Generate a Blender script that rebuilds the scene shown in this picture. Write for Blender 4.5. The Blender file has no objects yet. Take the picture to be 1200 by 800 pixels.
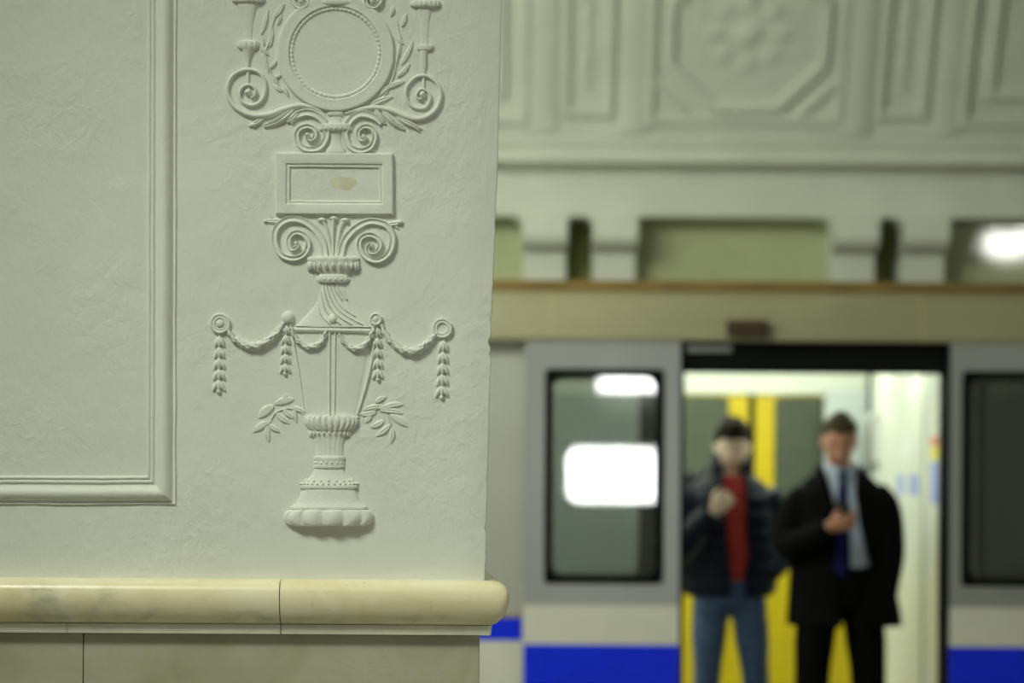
import bpy, bmesh, math, random
from mathutils import Vector, Matrix, noise
random.seed(7)
PI = math.pi
scene = bpy.context.scene
COL = scene.collection

# ------------------------------------------------------------------ camera
CAM_Z = 1.65
FPX = 85.0 / 36.0 * 1200.0          # focal length in pixels of the 1200 wide frame
ROLL = math.radians(0.35)
cam_d = bpy.data.cameras.new('camera')
cam = bpy.data.objects.new('camera', cam_d)
COL.objects.link(cam)
cam_d.lens = 85.0
cam_d.sensor_width = 36.0
cam_d.shift_y = 100.0 / 1200.0
cam_d.clip_end = 200
cam.matrix_world = Matrix.Translation((0, 0, CAM_Z)) @ Matrix.Rotation(PI / 2, 4, 'X') @ Matrix.Rotation(ROLL, 4, 'Z')
cam_d.dof.use_dof = True
cam_d.dof.focus_distance = 5.0
cam_d.dof.aperture_fstop = 2.1
scene.camera = cam

# ------------------------------------------------------------------ world, big lights, exposure
world = bpy.data.worlds.new('hall_ambient')
scene.world = world
world.use_nodes = True
world.node_tree.nodes['Background'].inputs[0].default_value = (0.80, 0.86, 0.66, 1)
world.node_tree.nodes['Background'].inputs[1].default_value = 0.13


def area(name, loc, rot, sx, sy, power, col):
    d = bpy.data.lights.new(name, 'AREA')
    d.shape = 'RECTANGLE'; d.size = sx; d.size_y = sy
    d.energy = power; d.color = col
    o = bpy.data.objects.new(name, d)
    COL.objects.link(o)
    o.location = loc; o.rotation_euler = rot
    return o


area('hall_top_fill', (-1.6, 1.6, 5.2), (0, 0, 0), 8.0, 2.6, 30, (0.95, 1.0, 0.80))  # added soft top fill, stands in for light bounced off the hall ceiling
area('train_side_fill', (-2.7, 8.1, 4.5), (math.radians(38), 0, 0), 4.0, 0.4, 125, (0.98, 1.0, 0.88))  # added fill without a fixture, tilted to brighten the train side and doorway
area('vault_up_fill', (-2.6, 7.75, 3.9), (math.radians(180 - 50), 0, 0), 3.0, 0.3, 150, (0.95, 1.0, 0.86))  # added upward fill, brightens the vault while sparing the train; no cove built
kd = bpy.data.lights.new('pillar_key_light', 'SPOT')  # added key light, cone aimed low so the pillar's upper left stays darker
kd.energy = 1150; kd.color = (0.95, 1.0, 0.87); kd.spot_size = math.radians(44); kd.spot_blend = 1.0; kd.shadow_soft_size = 0.7
key = bpy.data.objects.new('pillar_key_light', kd)
COL.objects.link(key)
key.location = (-2.4, 2.1, 5.5)
key.rotation_euler = (Vector((0.5, 5.0, 0.6)) - Vector(key.location)).to_track_quat('-Z', 'Y').to_euler()
scene.view_settings.view_transform = 'Standard'
scene.view_settings.look = 'None'
scene.view_settings.exposure = 0.0
scene.view_settings.gamma = 1.0
scene.view_settings.use_curve_mapping = False


# ------------------------------------------------------------------ photo pixel -> point of the place
CR, SR = math.cos(ROLL), math.sin(ROLL)


def Q(px, py, Y):
    du, dv = px - 600.0, py - 500.0
    u = CR * du + SR * dv
    v = -SR * du + CR * dv
    return Vector((u / FPX * Y, Y, CAM_Z - v / FPX * Y))


def QX(px, Y, py=500):
    return Q(px, py, Y).x


def QZ(py, Y, px=850):
    return Q(px, py, Y).z


# ------------------------------------------------------------------ materials
def new_mat(name):
    m = bpy.data.materials.new(name)
    m.use_nodes = True
    nt = m.node_tree
    return m, nt, nt.nodes['Principled BSDF']


def N(nt, kind, **kw):
    n = nt.nodes.new(kind)
    for k, v in kw.items():
        setattr(n, k, v)
    return n


def coords(nt):
    g = N(nt, 'ShaderNodeNewGeometry')
    return g.outputs['Position']


def noise_node(nt, vec, scale, detail=4, rough=0.55, dist=0.0, stretch=None):
    if stretch:
        mp = N(nt, 'ShaderNodeMapping')
        mp.inputs['Scale'].default_value = stretch
        nt.links.new(vec, mp.inputs['Vector'])
        vec = mp.outputs['Vector']
    n = N(nt, 'ShaderNodeTexNoise')
    n.inputs['Scale'].default_value = scale
    n.inputs['Detail'].default_value = detail
    n.inputs['Roughness'].default_value = rough
    n.inputs['Distortion'].default_value = dist
    nt.links.new(vec, n.inputs['Vector'])
    return n.outputs['Fac']


def ramp(nt, fac, stops):
    r = N(nt, 'ShaderNodeValToRGB')
    el = r.color_ramp.elements
    while len(el) < len(stops):
        el.new(0.5)
    for e, (p, c) in zip(el, stops):
        e.position = p
        e.color = (c[0], c[1], c[2], 1)
    nt.links.new(fac, r.inputs['Fac'])
    return r.outputs['Color']


def mixc(nt, fac, a, b, mode='MIX'):
    m = N(nt, 'ShaderNodeMix', data_type='RGBA', blend_type=mode)
    for sock, val in ((m.inputs['Factor'], fac), (m.inputs[6], a), (m.inputs[7], b)):
        if isinstance(val, (int, float)):
            sock.default_value = val
        elif isinstance(val, tuple):
            sock.default_value = (val[0], val[1], val[2], 1)
        else:
            nt.links.new(val, sock)
    return m.outputs[2]


def bump(nt, bsdf, layers):
    prev = None
    for h, strength, dist in layers:
        b = N(nt, 'ShaderNodeBump')
        b.inputs['Strength'].default_value = strength
        b.inputs['Distance'].default_value = dist
        nt.links.new(h, b.inputs['Height'])
        if prev is not None:
            nt.links.new(prev, b.inputs['Normal'])
        prev = b.outputs['Normal']
    nt.links.new(prev, bsdf.inputs['Normal'])


def simple(name, col, rough=0.5, metal=0.0, var=0.08, scale=12.0, bmp=0.0, bscale=60.0, bdist=0.002, spec=0.5, stretch=None, coat=0.0, emit=0.0):
    m, nt, b = new_mat(name)
    p = coords(nt)
    f = noise_node(nt, p, scale, 4, 0.6, 0, stretch)
    lo = tuple(c * (1 - var) for c in col)
    hi = tuple(min(1, c * (1 + var)) for c in col)
    nt.links.new(ramp(nt, f, [(0.3, lo), (0.7, hi)]), b.inputs['Base Color'])
    b.inputs['Roughness'].default_value = rough
    b.inputs['Metallic'].default_value = metal
    b.inputs['Specular IOR Level'].default_value = spec
    b.inputs['Coat Weight'].default_value = coat
    if bmp:
        bump(nt, b, [(noise_node(nt, p, bscale, 5, 0.6), bmp, bdist)])
    if emit:
        b.inputs['Emission Color'].default_value = (*col, 1)
        b.inputs['Emission Strength'].default_value = emit
    return m


def plaster_mat(name, stain):
    m, nt, b = new_mat(name)
    p = coords(nt)
    base = ramp(nt, noise_node(nt, p, 3.0, 5, 0.6), [(0.3, (0.715, 0.735, 0.655)), (0.7, (0.76, 0.775, 0.70))])
    st = ramp(nt, noise_node(nt, p, 9.0, 6, 0.7, 0.5), [(0.60, (0, 0, 0)), (0.78, (1, 1, 1))])
    c = mixc(nt, st, base, (0.66, 0.645, 0.50))
    if stain:
        c = mixc(nt, 0.30, base, c)
    else:
        c = mixc(nt, 0.75, base, c)
    nt.links.new(c, b.inputs['Base Color'])
    b.inputs['Roughness'].default_value = 0.62
    b.inputs['Specular IOR Level'].default_value = 0.3
    if stain:   # hand-trowelled wall
        patch = ramp(nt, noise_node(nt, p, 3.2, 3, 0.5), [(0.38, (0.15, 0.15, 0.15)), (0.60, (1, 1, 1))])
        wr = noise_node(nt, p, 34.0, 5, 0.6, 0.35, (1.15, 1, 0.9))
        mul = N(nt, 'ShaderNodeMath', operation='MULTIPLY')
        nt.links.new(wr, mul.inputs[0]); nt.links.new(patch, mul.inputs[1])
        bump(nt, b, [(noise_node(nt, p, 4.5, 3, 0.5), 0.5, 0.014),
                     (mul.outputs[0], 0.62, 0.0058),
                     (noise_node(nt, p, 60, 4, 0.6, 0.6, (1, 1, 0.8)), 0.5, 0.0022)])
    else:
        bump(nt, b, [(noise_node(nt, p, 55, 4, 0.6, 0.4), 0.5, 0.003), (noise_node(nt, p, 160, 3, 0.6), 0.35, 0.0012)])
    return m


def marble_mat(name, warm):
    m, nt, b = new_mat(name)
    p = coords(nt)
    if warm:
        base = ramp(nt, noise_node(nt, p, 5, 6, 0.62, 0.8), [(0.28, (0.76, 0.66, 0.35)), (0.52, (0.88, 0.81, 0.54)), (0.75, (0.93, 0.89, 0.68))])
        gray = ramp(nt, noise_node(nt, p, 4.2, 6, 0.66, 0.8, (1, 1, 1.5)), [(0.54, (0, 0, 0)), (0.74, (1, 1, 1))])
        c = mixc(nt, gray, base, (0.45, 0.46, 0.32))
        spots = ramp(nt, noise_node(nt, p, 26, 5, 0.7, 0.3), [(0.66, (0, 0, 0)), (0.74, (1, 1, 1))])
        c = mixc(nt, spots, c, (0.34, 0.26, 0.10))
    else:
        base = ramp(nt, noise_node(nt, p, 4, 6, 0.6, 1.0), [(0.28, (0.33, 0.33, 0.21)), (0.5, (0.42, 0.42, 0.30)), (0.75, (0.46, 0.47, 0.36))])
        vein = ramp(nt, noise_node(nt, p, 5, 8, 0.65, 2.2, (1, 1, 2.0)), [(0.47, (0, 0, 0)), (0.5, (1, 1, 1)), (0.53, (0, 0, 0))])
        f = N(nt, 'ShaderNodeMath', operation='MULTIPLY')
        nt.links.new(vein, f.inputs[0]); f.inputs[1].default_value = 0.35
        c = mixc(nt, f.outputs[0], base, (0.42, 0.36, 0.16))
    nt.links.new(c, b.inputs['Base Color'])
    b.inputs['Roughness'].default_value = 0.28 if warm else 0.32
    bump(nt, b, [(noise_node(nt, p, 30, 4, 0.6), 0.25, 0.0015)])
    return m


def emit_mat(name, col, strength):
    m, nt, b = new_mat(name)
    b.inputs['Base Color'].default_value = (*col, 1)
    b.inputs['Emission Color'].default_value = (*col, 1)
    b.inputs['Emission Strength'].default_value = strength
    return m


def glass_mat(name, tint, refl, rough=0.02):
    m, nt, b = new_mat(name)
    nt.nodes.remove(b)
    t = N(nt, 'ShaderNodeBsdfTransparent'); t.inputs[0].default_value = (*tint, 1)
    g = N(nt, 'ShaderNodeBsdfGlossy'); g.inputs[0].default_value = (1, 1, 1, 1); g.inputs['Roughness'].default_value = rough
    mx = N(nt, 'ShaderNodeMixShader')
    fr = N(nt, 'ShaderNodeFresnel'); fr.inputs[0].default_value = 1.5
    ad = N(nt, 'ShaderNodeMath', operation='ADD'); ad.inputs[1].default_value = refl
    nt.links.new(fr.outputs[0], ad.inputs[0])
    nt.links.new(ad.outputs[0], mx.inputs[0])
    nt.links.new(t.outputs[0], mx.inputs[1]); nt.links.new(g.outputs[0], mx.inputs[2])
    nt.links.new(mx.outputs[0], nt.nodes['Material Output'].inputs[0])
    return m


M = {
    'plaster': plaster_mat('pillar_plaster', True),
    'stucco': plaster_mat('stucco_relief', False),
    'stain': simple('ochre_stain', (0.66, 0.64, 0.46), 0.7, var=0.10, scale=30),
    'coping': marble_mat('yellow_marble', True),
    'slab': marble_mat('grey_marble', False),
    'fillet': simple('pale_marble', (0.78, 0.76, 0.60), 0.3, var=0.10, scale=14),
    'mortar': simple('dark_joint', (0.16, 0.14, 0.06), 0.9),
    'vault': simple('vault_plaster', (0.62, 0.645, 0.57), 0.75, var=0.05, scale=3, bmp=0.2, bscale=20),
    'wallw': simple('track_wall_plaster', (0.68, 0.70, 0.62), 0.7, var=0.05, scale=4),
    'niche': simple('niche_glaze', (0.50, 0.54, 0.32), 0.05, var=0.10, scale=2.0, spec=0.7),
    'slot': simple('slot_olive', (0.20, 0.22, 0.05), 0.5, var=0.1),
    'floor': simple('granite_floor', (0.46, 0.45, 0.40), 0.25, var=0.25, scale=40),
    'hall': simple('hall_plaster', (0.60, 0.62, 0.54), 0.8, var=0.05, scale=2),
    'body': simple('car_grey_paint', (0.43, 0.44, 0.39), 0.35, metal=0.0, var=0.04, scale=3, coat=0.4),
    'leaf': simple('door_aluminium', (0.40, 0.41, 0.40), 0.30, metal=0.55, var=0.05, scale=3, stretch=(1, 1, 0.1)),
    'white': simple('white_stripe_paint', (0.72, 0.72, 0.62), 0.4, var=0.03),
    'blue': simple('blue_stripe_paint', (0.005, 0.030, 0.88), 0.45, var=0.05, spec=0.2),
    'tan': simple('tan_trim', (0.40, 0.33, 0.17), 0.5),
    'roof': simple('roof_cream_paint', (0.30, 0.29, 0.175), 0.4, var=0.07, scale=2, coat=0.1),
    'brown': simple('brown_grime', (0.20, 0.13, 0.03), 0.7, var=0.2, scale=6),
    'rubber': simple('black_rubber', (0.004, 0.005, 0.004), 0.6, spec=0.12, var=0.1),
    'pane': glass_mat('door_glass', (0.74, 0.76, 0.74), 0.10),
    'cabin': simple('cabin_white_laminate', (0.76, 0.80, 0.70), 0.35, var=0.02),
    'cabin_grey': simple('cabin_grey_laminate', (0.20, 0.23, 0.19), 0.4, var=0.05),
    'cabin_pale': simple('cabin_pale_panel', (0.42, 0.47, 0.46), 0.4, var=0.03),
    'darkglass': simple('dark_tunnel_glass', (0.10, 0.12, 0.085), 0.12, var=0.05, spec=0.8),
    'yellow': simple('yellow_door_paint', (0.62, 0.48, 0.005), 0.4, var=0.04),
    'cabfloor': simple('cabin_linoleum', (0.12, 0.12, 0.11), 0.5, var=0.1),
    'steel': simple('brushed_steel', (0.35, 0.36, 0.34), 0.3, metal=0.9, var=0.05),
    'lamp': emit_mat('cabin_lamp_glow', (0.95, 1.0, 0.86), 17.0),
    'globe': emit_mat('lamp_globe_glow', (1.0, 1.0, 0.93), 24.0),
    'sign': emit_mat('backlit_panel_glow', (1.0, 1.0, 0.98), 13.0),
    'brass': simple('aged_brass', (0.30, 0.22, 0.08), 0.35, metal=0.9),
    'sig': simple('signal_housing', (0.055, 0.033, 0.015), 0.4, var=0.1),
    'lens': simple('signal_lens', (0.055, 0.03, 0.012), 0.3),
    's_red': simple('sticker_red', (0.70, 0.22, 0.16), 0.5, var=0.02),
    's_yel': simple('sticker_yellow', (0.80, 0.72, 0.10), 0.5, var=0.02),
    's_blu': simple('sticker_blue', (0.36, 0.42, 0.82), 0.5, var=0.02),
    's_wht': simple('sticker_white', (0.82, 0.84, 0.82), 0.5, var=0.02),
    'skin_a': simple('fair_skin', (0.74, 0.56, 0.42), 0.5, var=0.05, scale=20),
    'skin_b': simple('ruddy_skin', (0.46, 0.22, 0.13), 0.5, var=0.07, scale=20),
    'hair_a': simple('dark_brown_hair', (0.014, 0.011, 0.005), 0.7, spec=0.12, var=0.3, scale=90, bmp=0.6, bscale=140, stretch=(1, 1, 0.2)),
    'hair_b': simple('greying_brown_hair', (0.060, 0.048, 0.026), 0.75, spec=0.1, var=0.4, scale=90, bmp=0.6, bscale=140, stretch=(1, 1, 0.2)),
    'eye': simple('eye_white', (0.7, 0.7, 0.66), 0.2, var=0.02),
    'iris': simple('eye_iris', (0.04, 0.025, 0.012), 0.2),
    'lip_a': simple('pink_lips', (0.50, 0.24, 0.19), 0.5),
    'lip_b': simple('red_lips', (0.36, 0.13, 0.09), 0.5),
    'puffer': simple('navy_puffer_nylon', (0.005, 0.009, 0.022), 0.5, spec=0.16, var=0.2, scale=30, bmp=0.3, bscale=50),
    'tee': simple('red_cotton', (0.42, 0.035, 0.028), 0.85, var=0.08, bmp=0.2, bscale=200),
    'jeans': simple('blue_denim', (0.055, 0.10, 0.21), 0.85, var=0.25, scale=25, bmp=0.3, bscale=300),
    'coat': simple('black_wool', (0.0035, 0.0035, 0.0035), 0.9, spec=0.06, var=0.2, bmp=0.3, bscale=150),
    'suit': simple('black_suiting', (0.003, 0.003, 0.003), 0.9, spec=0.06, var=0.1),
    'shirt': simple('pale_blue_shirt', (0.42, 0.50, 0.62), 0.7, var=0.04, bmp=0.2, bscale=40),
    'tie': simple('navy_silk', (0.006, 0.007, 0.06), 0.6, spec=0.12, var=0.1),
    'shoe': simple('black_leather', (0.01, 0.01, 0.01), 0.3),
    'sneaker': simple('grey_suede', (0.12, 0.12, 0.13), 0.8),
    'bag': simple('black_nylon', (0.005, 0.006, 0.007), 0.6, spec=0.15, bmp=0.3, bscale=200),
    'phone': simple('phone_case', (0.012, 0.012, 0.014), 0.3),
    'screen': emit_mat('phone_screen', (0.55, 0.62, 0.75), 0.6),
}


# ------------------------------------------------------------------ object helpers
def finish(bm, smooth=True, angle=38, recalc=True):
    if recalc:
        bmesh.ops.recalc_face_normals(bm, faces=bm.faces)
    me = bpy.data.meshes.new('mesh')
    bm.to_mesh(me)
    bm.free()
    if smooth:
        for p in me.polygons:
            p.use_smooth = True
        me.set_sharp_from_angle(angle=math.radians(angle))
    return me


def world_of(o):
    b = o.matrix_basis.copy()
    return b if o.parent is None else world_of(o.parent) @ o.matrix_parent_inverse @ b


def link(name, me, mat, parent=None, local=False):
    o = bpy.data.objects.new(name, me)
    COL.objects.link(o)
    if mat is not None:
        me.materials.clear()
        me.materials.append(M[mat])
    if parent is not None:
        o.parent = parent
        if not local:
            o.matrix_parent_inverse = world_of(parent).inverted()
    return o


def tag(o, label=None, cat=None, group=None, kind=None):
    if label: o['label'] = label
    if cat: o['category'] = cat
    if group: o['group'] = group
    if kind: o['kind'] = kind
    return o


def empty(name, loc, rz=0.0):
    o = bpy.data.objects.new(name, None)
    COL.objects.link(o)
    o.location = loc
    o.rotation_euler = (0, 0, rz)
    o.empty_display_size = 0.1
    return o


def b_box(bm, x0, x1, y0, y1, z0, z1, bev=0.0):
    r = bmesh.ops.create_cube(bm, size=1.0)
    vs = r['verts']
    for v in vs:
        v.co = Vector(((x0 + x1) / 2 + v.co.x * (x1 - x0), (y0 + y1) / 2 + v.co.y * (y1 - y0), (z0 + z1) / 2 + v.co.z * (z1 - z0)))
    if bev > 0:
        es = list({e for v in vs for e in v.link_edges})
        bmesh.ops.bevel(bm, geom=es, offset=bev, segments=2, profile=0.5, affect='EDGES')


def box(name, x0, x1, y0, y1, z0, z1, mat, parent=None, bev=0.003):
    bm = bmesh.new()
    b_box(bm, x0, x1, y0, y1, z0, z1, bev)
    return link(name, finish(bm, True, 20), mat, parent)


def catmull(pts, n=6, closed=False):
    pts = [Vector(p) for p in pts]
    out = []
    L = len(pts)
    rng = range(L) if closed else range(L - 1)
    for i in rng:
        if closed:
            p0, p1, p2, p3 = pts[(i - 1) % L], pts[i], pts[(i + 1) % L], pts[(i + 2) % L]
        else:
            p1, p2 = pts[i], pts[i + 1]
            p0 = pts[i - 1] if i > 0 else p1 * 2 - p2
            p3 = pts[i + 2] if i + 2 < L else p2 * 2 - p1
        for k in range(n):
            t = k / n
            out.append(0.5 * ((2 * p1) + (p2 - p0) * t + (2 * p0 - 5 * p1 + 4 * p2 - p3) * t * t + (3 * p1 - p0 - 3 * p2 + p3) * t ** 3))
    if not closed:
        out.append(pts[-1])
    return out


def loft(bm, rings, cap=True, closed_ring=True):
    vr = [[bm.verts.new(p) for p in r] for r in rings]
    n = len(vr[0])
    for a, b in zip(vr, vr[1:]):
        for i in range(n if closed_ring else n - 1):
            j = (i + 1) % n
            try:
                bm.faces.new((a[i], a[j], b[j], b[i]))
            except ValueError:
                pass
    if cap and closed_ring:
        bm.faces.new(vr[0])
        bm.faces.new(vr[-1])
    return vr


def tube(bm, pts, rad, n=12, flat=1.0, up=None, cap=True):
    """closed tapered tube; rad = list of radii (or (ra, rb))"""
    pts = [Vector(p) for p in pts]
    rings = []
    ref = Vector(up) if up else None
    prev = None
    for i, p in enumerate(pts):
        t = (pts[min(i + 1, len(pts) - 1)] - pts[max(i - 1, 0)]).normalized()
        if prev is None:
            r = ref if ref is not None else (Vector((0, 1, 0)) if abs(t.y) < 0.9 else Vector((1, 0, 0)))
        else:
            r = prev
        a = (r - t * r.dot(t)).normalized()
        prev = a
        b = t.cross(a)
        ra = rad[i] if isinstance(rad[i], tuple) else (rad[i], rad[i] * flat)
        rings.append([p + a * ra[1] * math.cos(k * 2 * PI / n) + b * ra[0] * math.sin(k * 2 * PI / n) for k in range(n)])
    loft(bm, rings, cap)


def resample(vals, m):
    """linear resample of a list of floats/tuples to m entries"""
    out = []
    L = len(vals) - 1
    for i in range(m):
        f = i / (m - 1) * L
        k = min(int(f), L - 1)
        t = f - k
        a, b = vals[k], vals[k + 1]
        out.append(tuple(x + (y - x) * t for x, y in zip(a, b)) if isinstance(a, tuple) else a + (b - a) * t)
    return out


def limb(bm, pts, rad, n=12, per=6, **kw):
    c = catmull(pts, per)
    # radii along control points
    rr = []
    for i in range(len(c)):
        f = i / per
        k = min(int(f), len(rad) - 2)
        t = f - k
        a, b = rad[k], rad[k + 1]
        t = t * t * (3 - 2 * t)
        rr.append(tuple(x + (y - x) * t for x, y in zip(a, b)) if isinstance(a, tuple) else a + (b - a) * t)
    tube(bm, c, rr, n, **kw)


# ================================================================== THE SETTING
Y_WALL = 14.05
X0, X1 = -6.5, 8.5
bm = bmesh.new(); b_box(bm, -9, 11, -4.2, 10.80, -0.2, 0.0)
floor = link('floor', finish(bm, False), 'floor')
tag(floor, 'grey granite platform floor', kind='structure')
bm = bmesh.new(); b_box(bm, -9, 11, 10.80, Y_WALL + 0.4, -1.5, -1.3)
tag(link('floor_track_bed', finish(bm, False), 'mortar'), 'dark track bed under the train', kind='structure')

# --- track wall behind the train
wall_back = empty('wall_back', (0, Y_WALL, 0))
tag(wall_back, 'white track wall with cornice and niches behind the train', kind='structure')
box('backing', X0, X1, Y_WALL + 0.16, Y_WALL + 0.3, -1.3, 3.3, 'wallw', wall_back, 0)
box('lower_wall', X0, X1, Y_WALL - 0.1, Y_WALL + 0.16, -1.3, 2.2, 'wallw', wall_back, 0)
Yf = Y_WALL - 0.20                      # fascia plane 13.85
z_open = QZ(254, Yf)
z_fas = QZ(203, Yf)


def sweep_x(name, prof, mat, parent, x0=X0, x1=X1, sm=40):
    bm = bmesh.new()
    loft(bm, [[Vector((x, y, z)) for (y, z) in prof] for x in (x0, x1)], True)
    return link(name, finish(bm, True, sm), mat, parent)


sweep_x('fascia', [(Yf, z_open), (Yf, z_fas - .02), (Yf + .02, z_fas), (Y_WALL + .16, z_fas), (Y_WALL + .16, z_open)], 'wallw', wall_back)
zc0, zc1 = QZ(193, 13.7), QZ(156, 13.7)
cor = [(Yf + .03, z_fas - .01), (Yf + .03, zc0 - .02), (Yf - .04, zc0), (13.70, zc0 + .01), (13.69, zc0 + .05), (13.73, zc0 + .065), (13.73, zc0 + .09), (13.69, zc0 + .11),
       (13.68, zc0 + .15), (13.72, zc1 - .01), (13.80, zc1), (Y_WALL + .16, zc1), (Y_WALL + .16, z_fas - .01)]
sweep_x('cornice', cor, 'wallw', wall_back, sm=25)

PER = 1.775
SLOT0 = QX(678, Yf)                     # centre of an arched slot
z_bot = 2.20
pier_w = (QX(662, Yf) - QX(616, Yf))
slot_w = 0.145
me_pier = me_brk = None
for k in range(-3, 5):
    cx = SLOT0 + k * PER
    for s in (-1, 1):
        xa = cx + s * (slot_w / 2 + 0.005)
        xb = xa + s * (pier_w + .02)
        lo, hi = min(xa, xb), max(xa, xb)
        box('pilaster', lo, hi, Yf + .05, Y_WALL + .16, z_bot, z_open + .01, 'wallw', wall_back, .004)
        bm = bmesh.new()
        zt, zb = z_open + .005, QZ(293, Yf)
        prof = [(Yf + .06, zt), (Yf - .10, zt), (Yf - .10, zb + .06), (Yf - .07, zb + .02), (Yf - .02, zb), (Yf + .06, zb - .01)]
        loft(bm, [[Vector((x, y, z)) for (y, z) in prof] for x in (lo - .005, hi + .005)], True)
        link('corbel', finish(bm, True, 30), 'wallw', wall_back)
        # rounded upper corner of the big niche
        xe = xb
        bm = bmesh.new()
        r = .09
        arc = [Vector((xe + s * (r - r * math.sin(t)), 0, z_open - r + r * math.cos(t))) for t in [i * PI / 12 for i in range(7)]]
        ring = [Vector((xe, 0, z_open + .005)), Vector((xe, 0, z_open - r))] + [a for a in reversed(arc)][0:]
        ring = [Vector((xe, 0, z_open + .005))] + [Vector((xe + s * r * (1 - math.cos(t)), 0, z_open - r + r * math.sin(t))) for t in [i * PI / 12 for i in range(7)]]
        loft(bm, [[Vector((p.x, y, p.z)) for p in ring] for y in (Yf + .03, Y_WALL + .15)], True)
        link('niche_corner', finish(bm, True, 30), 'wallw', wall_back)
    # arched head over the slot
    bm = bmesh.new()
    hw = slot_w / 2 + .008
    for s in (-1, 1):
        ring = [Vector((cx + s * hw, 0, z_open + .006))] + [Vector((cx + s * hw * math.cos(t), 0, z_open - .075 + .075 * math.sin(t))) for t in [i * PI / 12 for i in range(7)]]
        loft(bm, [[Vector((p.x, y, p.z)) for p in ring] for y in (Yf + .02, Y_WALL + .15)], True)
    link('slot_arch', finish(bm, True, 30), 'wallw', wall_back)
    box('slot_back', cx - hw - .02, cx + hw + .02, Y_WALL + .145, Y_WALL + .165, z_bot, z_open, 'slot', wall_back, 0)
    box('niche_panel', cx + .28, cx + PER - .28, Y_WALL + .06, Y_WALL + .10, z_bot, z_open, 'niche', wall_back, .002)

# --- platform vault with coffers
VR, VY, VZ = 3.53, 10.48, 0.0
TH0 = math.radians(22)
VZ = zc1 - VR * math.sin(TH0) - .005


def V(x, s, w=0.0):
    th = TH0 + s / VR
    r = VR - w
    return Vector((x, VY + r * math.cos(th), VZ + r * math.sin(th)))


ceiling = empty('ceiling', (0, VY, VZ + VR))
tag(ceiling, 'pale plaster barrel vault with coffers over the platform', kind='structure')
bm = bmesh.new()
S_END = VR * math.radians(123)
rings = []
for i in range(41):
    s = S_END * i / 40
    rings.append([V(X0, s), V(X1, s), V(X1, s, -.15), V(X0, s, -.15)])
loft(bm, rings, True)
link('vault_shell', finish(bm, True, 30), 'vault', ceiling)


def v_bar(bm, x0, s0, x1, s1, wd, h, ns=8):
    """raised moulding along a line on the vault"""
    d = Vector((x1 - x0, s1 - s0)); L = d.length; d /= L
    nrm = Vector((-d.y, d.x))
    rings = []
    for i in range(ns + 1):
        t = i / ns
        cx, cs = x0 + (x1 - x0) * t, s0 + (s1 - s0) * t
        ring = []
        for (q, hh) in ((-.5, -.02), (-.5, h * .6), (-.3, h), (.3, h), (.5, h * .6), (.5, -.02)):
            ring.append(V(cx + nrm.x * q * wd, cs + nrm.y * q * wd, hh))
        rings.append(ring)
    loft(bm, rings, True)


def v_blob(bm, x, s, rx, rs, h):
    c = V(x, s)
    rings = []
    for i in range(5):
        a = i / 5 * PI / 2
        rings.append([V(x + rx * math.cos(a) * math.cos(t), s + rs * math.cos(a) * math.sin(t), h * .6 * math.sin(a) - .01) for t in [k * PI / 6 for k in range(12)]])
    loft(bm, rings, True)


def v_frame(bm, x0, x1, s0, s1, wd, h):
    v_bar(bm, x0, s0, x1, s0, wd, h, 1)
    v_bar(bm, x0, s1, x1, s1, wd, h, 1)
    v_bar(bm, x0, s0 - wd / 2, x0, s1 + wd / 2, wd, h)
    v_bar(bm, x1, s0 - wd / 2, x1, s1 + wd / 2, wd, h)


S_BOT, S_TOP = 0.07, 1.17
narrow_me, rib_me, oct_me = {}, {}, {}


def piece(name, build, key, cx, cache):
    if key not in cache:
        bm = bmesh.new()
        build(bm)
        cache[key] = finish(bm, True, 35)
    o = bpy.data.objects.new(name, cache[key])
    COL.objects.link(o)
    if not cache[key].materials:
        cache[key].materials.append(M['vault'])
    o.parent = ceiling
    o.matrix_parent_inverse = Matrix.Translation(-ceiling.location)
    o.location = (cx, 0, 0)
    return o


def b_rib(bm):
    v_bar(bm, -.255, S_BOT - .05, -.255, S_TOP + 1.2, .16, .03, 14)
    v_bar(bm, .255, S_BOT - .05, .255, S_TOP + 1.2, .16, .03, 14)


def b_narrow(bm):
    v_frame(bm, -.125, .125, S_BOT + .06, S_TOP + .1, .05, .035)


def b_narrow_orn(bm):
    v_bar(bm, 0, S_BOT + .2, 0, S_TOP, .02, .02)
    for i in range(7):
        s = S_BOT + .22 + i * .14
        v_blob(bm, 0, s, .035 + .02 * (i % 2), .045, .035)
        if i % 2 == 0:
            v_blob(bm, -.055, s + .05, .025, .05, .025)
            v_blob(bm, .055, s + .05, .025, .05, .025)


SC = 0.60


def octo(bm, R, wd, h):
    pts = [(R / math.cos(PI / 8) * math.cos(PI / 8 + i * PI / 4), SC + R / math.cos(PI / 8) * math.sin(PI / 8 + i * PI / 4)) for i in range(8)]
    for i in range(8):
        a, b = pts[i], pts[(i + 1) % 8]
        v_bar(bm, a[0], a[1], b[0], b[1], wd, h, 3)


def b_oct(bm):
    octo(bm, .435, .07, .035)


def b_oct_outer(bm):
    v_frame(bm, -.535, .535, S_BOT + .02, S_TOP - .02, .05, .04)
    for sx in (-1, 1):
        for ss in (-1, 1):
            v_bar(bm, sx * .52, SC + ss * .27, sx * .27, SC + ss * .52, .045, .03, 3)


def b_oct_rose(bm):
    v_blob(bm, 0, SC, .09, .09, .05)
    for i in range(8):
        a = i * PI / 4
        v_blob(bm, .19 * math.cos(a), SC + .19 * math.sin(a), .07, .07, .035)
        a += PI / 8
        v_blob(bm, .31 * math.cos(a), SC + .31 * math.sin(a), .055, .055, .025)


def b_rect(bm):
    v_frame(bm, -.535, .535, S_BOT + .02, S_TOP - .02, .05, .04)


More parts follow.
